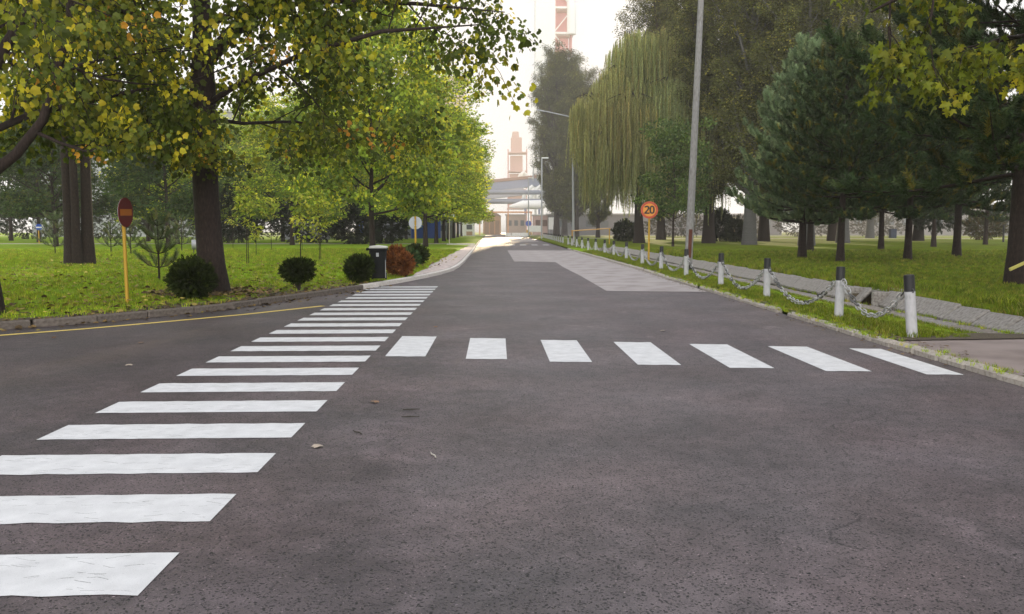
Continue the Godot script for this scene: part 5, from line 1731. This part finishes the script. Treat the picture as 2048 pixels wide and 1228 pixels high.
func build_grass() -> void:
	var kinds := []
	for v in 2:
		var b := MB.new()
		for i in 9:
			var f := rng.randf_range(0.75, 1.25)
			b.col = Color(f, f, f * 0.9)
			var a := rng.randf() * TAU
			var p := Vector3(rng.randf_range(-0.05, 0.05), 0, rng.randf_range(-0.05, 0.05))
			var s := Vector3(cos(a), 0, sin(a)) * 0.0045
			var h := rng.randf_range(0.04, 0.09)
			var tip := p + Vector3(rng.randf_range(-0.04, 0.04), h, rng.randf_range(-0.04, 0.04))
			var m := p.lerp(tip, 0.5) + Vector3(0, h * 0.12, 0)
			b.quad(p - s, p + s, m + s * 0.8, m - s * 0.8)
			b.tri(m - s * 0.8, m + s * 0.8, tip)
		kinds.append(b.mesh())
	var bare := noise(44, 0.25, 3)
	var pal := [[5, 0.22, 0.32, 0.014], [3, 0.32, 0.42, 0.02], [2.2, 0.4, 0.36, 0.06]]
	var xl := []
	var cl := PackedColorArray()
	var roll := noise(8, 0.05, 3)
	for i in 46000:
		var z := -10.0 - 52.0 * pow(rng.randf(), 1.35)
		var e := kx(z) - 0.16
		if z < -25.5:
			e = minf(e, -2.58)
		var w := 12.0 + (-z) * 0.55
		var x := e - w * pow(rng.randf(), 1.2)
		if e - x < 0.8 and z > -24.0 and rng.randf() < 0.75:
			continue
		if bare.get_noise_2d(x, z) < -0.32 and rng.randf() < 0.6:
			continue
		var h := 0.112 + (0.05 * roll.get_noise_2d(x, z) + 0.06) * clampf((kx(z) - x - 1.3) / 5.0, 0.0, 1.0)
		xl.append(Transform3D(Basis(Vector3.UP, rng.randf() * TAU).scaled(Vector3.ONE * rng.randf_range(0.7, 1.4) * (1.0 + clampf(-z - 30.0, 0.0, 30.0) / 40.0)), Vector3(x, h - 0.01, z)))
		cl.append(pick(pal))
	tag(scatter("left_grass", kinds[0], M.blade, xl, cl), "bright green grass of the left lawn", "grass")
	var xr := []
	var cr := PackedColorArray()
	for i in 40000:
		var z := -10.5 - 48.0 * pow(rng.randf(), 1.35)
		var x := 0.0
		var h := 0.08
		if rng.randf() < 0.45 and z < -12.0:
			x = rng.randf_range(rx(z) + 0.16, 7.08 + ditch(z))
			if x < rx(z) + 0.3 and rng.randf() < 0.5:
				continue
			h = 0.085 if x < 6.6 + ditch(z) else 0.05
		elif z < -12.3:
			var e := 8.7 + ditch(z)
			x = e + (6.0 - z * 0.4) * pow(rng.randf(), 1.3)
			h = lerpf(back(z) + 0.05, 0.15 + 0.05 * roll.get_noise_2d(x, z), clampf((x - 8.65 - ditch(z)) / 2.0, 0.0, 1.0))
		else:
			continue
		var s := rng.randf_range(0.7, 1.3) * (1.0 + clampf(-z - 30.0, 0.0, 30.0) / 40.0)
		if x > 6.2 + ditch(z) and x < 7.2 + ditch(z):
			s *= 0.55
		if x > 8.6 and x < 10.5 + ditch(z) and bare.get_noise_2d(x * 2.0, z) > 0.1:
			s *= 1.9
		xr.append(Transform3D(Basis(Vector3.UP, rng.randf() * TAU).scaled(Vector3.ONE * s), Vector3(x, h - 0.008, z)))
		cr.append(pick([[5, 0.13, 0.185, 0.01], [3, 0.19, 0.24, 0.016], [2, 0.27, 0.24, 0.05]]))  # right blades coloured darker too, for the same tree shade
	for i in 1300:      # tufts in the joints of the kerb and at the drain's edge, and the corner by the footpath
		var z := -9.0 - 30.0 * rng.randf() * rng.randf()
		var x := rx(z) + rng.randf_range(-0.04, 0.2)
		if z > -12.0 and rng.randf() < 0.75:
			continue
		if rng.randf() < 0.4:
			x = (7.5 if rng.randf() < 0.5 else 8.18) + ditch(z) + rng.randf_range(-0.08, 0.08)
			if z > -12.8:
				continue
			xr.append(Transform3D(Basis(Vector3.UP, rng.randf() * TAU).scaled(Vector3.ONE * rng.randf_range(0.5, 1.2)), Vector3(x, -0.1, z)))
		else:
			xr.append(Transform3D(Basis(Vector3.UP, rng.randf() * TAU).scaled(Vector3.ONE * rng.randf_range(0.4, 0.8)), Vector3(x, 0.07, z)))
		cr.append(pick(pal))
	for i in 1500:
		xr.append(Transform3D(Basis(Vector3.UP, rng.randf() * TAU).scaled(Vector3.ONE * rng.randf_range(0.6, 1.2)), Vector3(rng.randf_range(5.45, 9.0), 0.09, rng.randf_range(-8.95, -6.0))))
		cr.append(pick(pal))
	tag(scatter("right_grass", kinds[1], M.blade, xr, cr), "grass of the verge and the lawn right of the road", "grass")

# ---------------------------------------------------------------- the works at the end of the road
func part(called: String, parent: Node, at: Vector3, size: Vector3, m: Material, bev := 0.03, bs := Basis.IDENTITY) -> MeshInstance3D:
	var b := MB.new()
	b.box(at, size, bev, bs)
	return obj(called, b.mesh(), m, parent)

func rod(called: String, parent: Node, a: Vector3, c: Vector3, r: float, m: Material, sides := 10) -> MeshInstance3D:
	var b := MB.new()
	b.cyl(a, c, r, r, sides)
	return obj(called, b.mesh(), m, parent)

func build_factory() -> void:
	# inclined gallery over the road
	var o := thing("conveyor_gallery", "long inclined blue grey gallery with brown roof crossing high over the road", "conveyor bridge", Vector3(5.0, 0, -262.0))
	var slope := Basis(Vector3.BACK, 0.1)
	part("wall", o, Vector3(0, 14.6, 0), Vector3(46.0, 2.5, 4.0), M.blue_grey, 0.03, slope)
	part("roof", o, Vector3(0, 16.1, 0), Vector3(46.6, 0.9, 4.6), M.roof_brown, 0.1, slope)
	part("lower_wall", o, Vector3(-3.0, 12.0, 0.2), Vector3(14.0, 2.4, 3.4), mat(0.4, 0.4, 0.46), 0.03, slope)
	for x in [-15.0, 18.0]:
		rod("column", o, Vector3(x, 0, 1.4), Vector3(x, 14.6 + x * 0.1, 1.4), 0.35, M.blue_grey)
		rod("column", o, Vector3(x, 0, -1.4), Vector3(x, 14.6 + x * 0.1, -1.4), 0.35, M.blue_grey)
	o = thing("overhead_pipe", "upper of two thick grey pipes crossing over the road", "pipe", Vector3(4.0, 11.9, -250.0))
	rod("pipe", o, Vector3(-24, 0, 0), Vector3(20, 0, 0), 0.62, M.pipe, 16)
	o = thing("overhead_pipe", "lower of two thick grey pipes crossing over the road", "pipe", Vector3(4.0, 9.4, -250.0))
	rod("pipe", o, Vector3(-24, 0, 0), Vector3(20, 0, 0), 0.72, M.pipe, 16)
	for x in [-20.0, 19.0]:
		o = thing("pipe_trestle", "steel trestle carrying the two pipes %s the road" % ("left of" if x < 0 else "right of"), "trestle", Vector3(x, 0, -250.0))
		rod("column", o, Vector3(-0.8, 0, 0.9), Vector3(-0.8, 13.0, 0.9), 0.2, M.lamp_grey)
		rod("column", o, Vector3(0.8, 0, -0.9), Vector3(0.8, 13.0, -0.9), 0.2, M.lamp_grey)
		part("crossbeam", o, Vector3(0, 8.5, 0), Vector3(2.2, 0.3, 2.4), M.lamp_grey)
		part("crossbeam", o, Vector3(0, 11.1, 0), Vector3(2.2, 0.3, 2.4), M.lamp_grey)
	o = thing("orange_gantry", "low orange gate frame spanning the end of the road", "gate", Vector3(0, 0, -236.0))
	part("beam", o, Vector3(3.2, 6.1, 0), Vector3(14.2, 0.4, 0.4), M.orange_steel)
	for x in [-3.6, 3.9, 10.0]:
		part("post", o, Vector3(x, 3.0, 0), Vector3(0.35, 6.0, 0.35), M.orange_steel)
	o = thing("orange_shed", "sunlit orange shed with pitched roof at the end of the road", "shed", Vector3(-0.4, 0, -275.0))
	o.scale.x = 0.68
	part("wall", o, Vector3(0, 2.8, 0), Vector3(8.0, 5.6, 6.0), mat(0.5, 0.27, 0.12))
	var b := MB.new()
	b.face([Vector3(-4.3, 5.6, 3.2), Vector3(4.3, 5.6, 3.2), Vector3(0, 7.4, 3.2)], Vector3(0, 6, 0))
	b.face([Vector3(-4.3, 5.6, -3.2), Vector3(4.3, 5.6, -3.2), Vector3(0, 7.4, -3.2)], Vector3(0, 6, 0))
	b.face([Vector3(-4.3, 5.6, 3.2), Vector3(0, 7.4, 3.2), Vector3(0, 7.4, -3.2), Vector3(-4.3, 5.6, -3.2)], Vector3(0, 6, 0))
	b.face([Vector3(4.3, 5.6, 3.2), Vector3(0, 7.4, 3.2), Vector3(0, 7.4, -3.2), Vector3(4.3, 5.6, -3.2)], Vector3(0, 6, 0))
	obj("roof", b.mesh(), M.roof_brown, o)
	for x in [-2.4, 0.0, 2.4]:
		part("gate_bay", o, Vector3(x, 2.2, 3.02), Vector3(1.9, 4.2, 0.1), mat(0.25, 0.13, 0.07))
	o = thing("brown_workshop", "brown brick workshop with dark windows behind the orange gate frame", "building", Vector3(6.2, 0, -246.0))
	part("wall", o, Vector3(0, 2.7, 0), Vector3(5.4, 5.4, 6.0), mat(0.36, 0.28, 0.24))
	part("roof", o, Vector3(0, 5.55, 0), Vector3(5.9, 0.35, 6.6), mat(0.4, 0.36, 0.34))
	for i in 3:
		part("window", o, Vector3(-1.7 + i * 1.7, 3.3, 3.02), Vector3(1.0, 1.5, 0.08), M.glass, 0.01)
	o = thing("white_vessel", "white horizontal tank with a cone end above the workshop", "tank", Vector3(10.4, 8.4, -248.0))
	b = MB.new()
	b.tube([Vector3(-6.0, -0.5, 0), Vector3(-2.2, 0, 0), Vector3(3.2, 0, 0), Vector3(3.9, 0, 0)], [0.3, 1.2, 1.3, 0.8], 20)
	obj("shell", b.mesh(), M.white_tower, o)
	for x in [-1.5, 2.4]:
		part("saddle", o, Vector3(x, -1.9, 0), Vector3(0.5, 1.6, 2.0), M.blue_grey)
	o = thing("elbow_ducts", "bundle of pale bent ducts under the gallery", "ducts", Vector3(11.0, 0, -256.0))
	for i in 3:
		b = MB.new()
		b.tube([Vector3(-2.8 + i * 2.2, 9.0, 0), Vector3(-2.0 + i * 2.2, 11.5, 0), Vector3(-0.8 + i * 2.2, 13.0, 0), Vector3(0.4 + i * 2.2, 14.0, 0)], [0.55, 0.6, 0.6, 0.5], 12)
		obj("duct", b.mesh(), M.white_tower, o)
	# the tall tower beside the road
	o = thing("white_tower", "very tall white tower block standing on a steel frame right of the road", "tower", Vector3(15.2, 0, -266.0))
	part("shell", o, Vector3(0, 62.0, 0), Vector3(5.8, 40.0, 6.0), M.white_tower, 0.1)
	part("window_strip", o, Vector3(-1.0, 46.5, 3.03), Vector3(0.5, 5.5, 0.1), M.glass)
	part("ledge", o, Vector3(0, 49.5, 3.1), Vector3(2.2, 0.2, 0.3), M.pale_wall)
	part("ledge", o, Vector3(0, 52.0, 3.1), Vector3(2.2, 0.2, 0.3), M.pale_wall)
	for x in [-2.6, -0.6, 2.6]:
		for z in [-2.5, 2.5]:
			part("column", o, Vector3(x, 21.0, z), Vector3(0.45, 42.0, 0.45), M.white_tower)
	for y in [18.0, 24.0, 30.0, 36.0, 41.5]:
		part("platform", o, Vector3(0, y, 0), Vector3(6.2, 0.35, 6.0), M.pale_wall)
	part("cabin", o, Vector3(0.8, 33.0, 0), Vector3(2.4, 4.6, 3.0), M.pale_wall)
	rod("riser_pipe", o, Vector3(-1.6, 16, 2.8), Vector3(-1.6, 41, 2.8), 0.4, M.white_tower)
	o = thing("red_tower", "tall red steel tower with white bands behind the white tower", "tower", Vector3(21.2, 0, -276.0))
	for x in [-2.4, 2.4]:
		for z in [-2.4, 2.4]:
			part("column", o, Vector3(x, 36.0, z), Vector3(0.5, 72.0, 0.5), M.red_steel)
	for i in 9:
		part("floor", o, Vector3(0, 8.0 + i * 7.5, 0), Vector3(6.4, 0.6, 6.4), M.white_tower)
		part("panel", o, Vector3(-0.5, 11.6 + i * 7.5, -1.0), Vector3(4.4, 5.6, 3.6), M.red_steel)
		part("brace", o, Vector3(0, 11.8 + i * 7.5, 2.7), Vector3(0.3, 8.4, 0.25), M.white_tower, 0.02, Basis(Vector3.BACK, 0.68 if i % 2 == 0 else -0.68))
	b = MB.new()
	b.tube([Vector3(2.4, 60, 3.4), Vector3(2.4, 67, 3.4), Vector3(2.2, 70, 3.0), Vector3(0.5, 72, 2.0)], [1.4, 1.4, 1.3, 1.0], 14)
	obj("hopper", b.mesh(), M.white_tower, o)
	o = thing("preheater_tower", "pale red preheater tower with round ducts beyond the gallery", "tower", Vector3(8.6, 0, -322.0))
	for i in 4:
		part("deck", o, Vector3(0, 9.0 + i * 6.6, 0), Vector3(7.4 - i * 0.3, 0.5, 7.0), M.rose_wall)
		part("block", o, Vector3(-0.3, 12.2 + i * 6.4, -0.5), Vector3(5.4 - i * 0.5, 5.6, 4.6), M.rose_wall)
	for x in [-3.3, 3.3]:
		part("column", o, Vector3(x, 15.0, 3.2), Vector3(0.4, 30.0, 0.4), M.red_steel)
	b = MB.new()
	b.tube([Vector3(0.6, 18.0, 4.4), Vector3(1.0, 20.5, 4.4), Vector3(2.2, 21.6, 4.4), Vector3(3.2, 20.4, 4.4), Vector3(3.3, 17.0, 4.4)], [0.8, 0.9, 0.9, 0.9, 0.8], 12)
	obj("duct", b.mesh(), M.white_tower, o)
	b = MB.new()
	b.tube([Vector3(-0.6, 33.0, 0), Vector3(-0.6, 36.4, 0)], [1.6, 1.1], 16)
	obj("cyclone", b.mesh(), M.rose_wall, o)
	o = thing("thin_riser_pipes", "pair of thin crooked pipes rising in front of the white tower", "pipe", Vector3(11.4, 0, -258.0))
	for i in 2:
		b = MB.new()
		b.tube([Vector3(i * 1.3, 15.5, 0), Vector3(i * 1.3 + 0.2, 19, 0), Vector3(i * 1.3 + 0.9, 21, 0), Vector3(i * 1.3 + 1.0, 30, 0)], [0.22, 0.22, 0.22, 0.2], 8)
		obj("riser", b.mesh(), M.lamp_grey, o)
	# beside the road's end
	o = thing("notice_board", "wide white notice board beside the end of the chain fence", "notice board", Vector3(9.3, 0, -195.0))
	part("board", o, Vector3(0, 1.7, 0), Vector3(2.9, 1.35, 0.08), M.white)
	for x in [-1.2, 1.2]:
		rod("leg", o, Vector3(x, -0.2, -0.08), Vector3(x, 2.3, -0.08), 0.06, M.lamp_grey, 8)
	o = thing("notice_board", "tall narrow white notice board right of the wide one", "notice board", Vector3(13.0, 0, -200.0))
	part("board", o, Vector3(0, 2.9, 0), Vector3(1.2, 2.7, 0.08), M.white)
	rod("leg", o, Vector3(-0.4, -0.2, -0.08), Vector3(-0.4, 4.2, -0.08), 0.06, M.lamp_grey, 8)
	rod("leg", o, Vector3(0.4, -0.2, -0.08), Vector3(0.4, 4.2, -0.08), 0.06, M.lamp_grey, 8)
	o = thing("pink_gatehouse", "small pink gatehouse with brown windows right of the orange gate frame", "building", Vector3(13.3, 0, -232.0))
	part("wall", o, Vector3(0, 2.6, 0), Vector3(6.0, 5.2, 5.0), mat(0.48, 0.32, 0.3))
	part("roof", o, Vector3(0, 5.3, 0), Vector3(6.6, 0.3, 5.6), M.pale_wall)
	for x in [-1.8, 0.0, 1.8]:
		part("window", o, Vector3(x, 3.2, 2.52), Vector3(1.2, 1.6, 0.08), M.rust, 0.01)
	o = thing("round_blue_sign", "round blue road sign at the far end of the chain fence", "road sign", Vector3(7.9, 0, -200.0))
	rod("pole", o, Vector3(0, -0.2, 0), Vector3(0, 2.8, 0), 0.07, M.lamp_grey, 8)
	var pl := obj("plate", disc(0.65, 0.03, 20), M.blue, o)
	pl.position = Vector3(0, 2.9, 0.1)
	o = thing("yellow_box", "yellow fire point box under the round blue road sign", "box", Vector3(7.7, 0, -196.0))
	part("body", o, Vector3(0, 0.9, 0), Vector3(0.9, 1.1, 0.5), mat(0.6, 0.38, 0.04))
	part("leg", o, Vector3(-0.3, 0.15, 0), Vector3(0.1, 0.5, 0.1), M.black)
	part("leg", o, Vector3(0.3, 0.15, 0), Vector3(0.1, 0.5, 0.1), M.black)
	var bl := ["leftmost white concrete barrier across the end of the road", "second white concrete barrier from the left at the end of the road", "middle white concrete barrier at the end of the road", "second white concrete barrier from the right at the end of the road", "rightmost white concrete barrier across the end of the road"]
	for i in 5:
		o = thing("concrete_barrier", bl[i], "barrier", Vector3(3.2 + i * 0.95 + (i % 2) * 0.2, 0.0, -190.0 + (i % 3) * 1.6), rng.randf_range(-0.5, 0.5), "white barriers at the end of the road")
		b = MB.new()
		b.box(Vector3(0, 0.18, 0), Vector3(1.1, 0.36, 0.6), 0.04)
		obj("foot", b.mesh(), M.white, o)
		b = MB.new()
		b.box(Vector3(0, 0.6, 0), Vector3(1.0, 0.5, 0.28), 0.05)
		obj("wall", b.mesh(), M.white, o)
	# left side, seen between the trees
	o = thing("factory_hall", "big pale grey corrugated hall high behind the trees on the left", "building", Vector3(-68.0, 0, -178.0))
	part("wall", o, Vector3(0, 11.8, 0), Vector3(39.0, 23.6, 14.0), M.hall)
	for i in 38:
		part("sheet_rib", o, Vector3(-19.0 + i * 1.03, 11.8, 7.04), Vector3(0.22, 23.4, 0.1), M.hall, 0.02)
	part("roof", o, Vector3(0, 23.8, 0), Vector3(39.8, 0.5, 14.8), mat(0.3, 0.3, 0.31))
	part("canopy", o, Vector3(-11.0, 21.6, 8.0), Vector3(5.0, 0.4, 2.0), M.black, 0.05, Basis(Vector3.BACK, -0.25))
	rod("downpipe", o, Vector3(-15.0, 0, 7.3), Vector3(-15.0, 23.4, 7.3), 0.22, M.black, 8)
	for i in 5:
		part("window", o, Vector3(-8.0 + i * 5.6, 17.5, 7.06), Vector3(3.4, 2.0, 0.1), M.glass, 0.01)
	o = thing("silo_block", "pale rose silo block rising behind the roadside trees on the left", "building", Vector3(-13.6, 0, -300.0))
	part("wall", o, Vector3(0, 25.0, 0), Vector3(9.0, 50.0, 9.0), mat(0.55, 0.42, 0.38))
	part("roof", o, Vector3(0, 50.5, 0), Vector3(11.4, 1.4, 10.4), M.rose_wall)
	o = thing("white_kiosk", "white kiosk with one dark window between the last roadside trees", "kiosk", Vector3(-5.6, 0.17, -194.0))
	part("wall", o, Vector3(0, 1.5, 0), Vector3(3.0, 3.0, 2.4), M.white)
	part("roof", o, Vector3(0, 3.1, 0), Vector3(3.3, 0.2, 2.7), M.white)
	part("window", o, Vector3(0.4, 1.9, 1.22), Vector3(1.2, 1.0, 0.08), M.glass, 0.01)
	part("base_panel", o, Vector3(0.4, 0.55, 1.23), Vector3(1.3, 0.8, 0.08), mat(0.4, 0.25, 0.15), 0.01)
	o = thing("blue_container", "long blue container behind the round sign seen from behind", "container", Vector3(-10.3, 0.17, -136.0), 0.1)
	part("body", o, Vector3(0, 1.5, 0), Vector3(4.4, 2.9, 2.4), M.blue, 0.05)
	for i in 16:
		part("rib", o, Vector3(-2.0 + i * 0.27, 1.5, 1.22), Vector3(0.1, 2.6, 0.06), M.blue, 0.01)
	o = thing("blue_booth", "narrow bright blue booth left of the thin roadside trunk", "booth", Vector3(-17.0, 0.17, -115.0))
	part("body", o, Vector3(0, 1.6, 0), Vector3(0.5, 1.8, 0.8), M.blue)
	part("base", o, Vector3(0, 0.35, 0), Vector3(0.7, 0.7, 0.9), mat(0.35, 0.35, 0.3))
	for q in [[-25.4, -122.0, 5.6, "low grey white wall behind the slim yellow saplings"], [-15.0, -140.0, 6.5, "low white wall between the thin roadside trunk and the round sign"], [-7.9, -150.0, 3.0, "low pale wall just right of the blue container"]]:
		o = thing("pale_outbuilding", q[3], "building", Vector3(q[0], 0.17, q[1]))
		part("wall", o, Vector3(0, 1.4, 0), Vector3(q[2], 2.8, 4.0), mat(0.24, 0.24, 0.28))
		part("roof", o, Vector3(0, 2.9, 0), Vector3(q[2] + 0.5, 0.2, 4.4), mat(0.35, 0.35, 0.36))
		part("door", o, Vector3(q[2] * 0.2, 1.05, 2.02), Vector3(0.9, 2.0, 0.06), mat(0.15, 0.15, 0.17), 0.01)
		part("window", o, Vector3(-q[2] * 0.2, 1.6, 2.02), Vector3(1.3, 0.9, 0.06), M.glass, 0.01)
	# right, far behind the park
	o = thing("low_hall", "long low white hall at the far right beyond the sunlit grass", "building", Vector3(118.0, 0, -226.0), -0.2)
	part("wall", o, Vector3(0, 3.2, 0), Vector3(70.0, 6.4, 12.0), mat(0.19, 0.18, 0.18))
	part("roof", o, Vector3(0, 6.6, 0), Vector3(71.0, 0.4, 13.0), mat(0.4, 0.35, 0.33))
	for i in 18:
		part("window", o, Vector3(-32.0 + i * 3.8, 3.6, 6.04), Vector3(2.0, 1.8, 0.1), M.glass, 0.01)
	o = thing("low_hall", "low grey hall behind the poplar trunks on the right", "building", Vector3(44.0, 0, -232.0))
	part("wall", o, Vector3(0, 2.6, 0), Vector3(60.0, 5.2, 10.0), mat(0.13, 0.125, 0.14))
	part("roof", o, Vector3(0, 5.4, 0), Vector3(61.0, 0.4, 11.0), mat(0.3, 0.28, 0.28))
	for i in 15:
		part("window", o, Vector3(-27.0 + i * 3.8, 3.0, 5.04), Vector3(2.0, 1.6, 0.1), M.glass, 0.01)
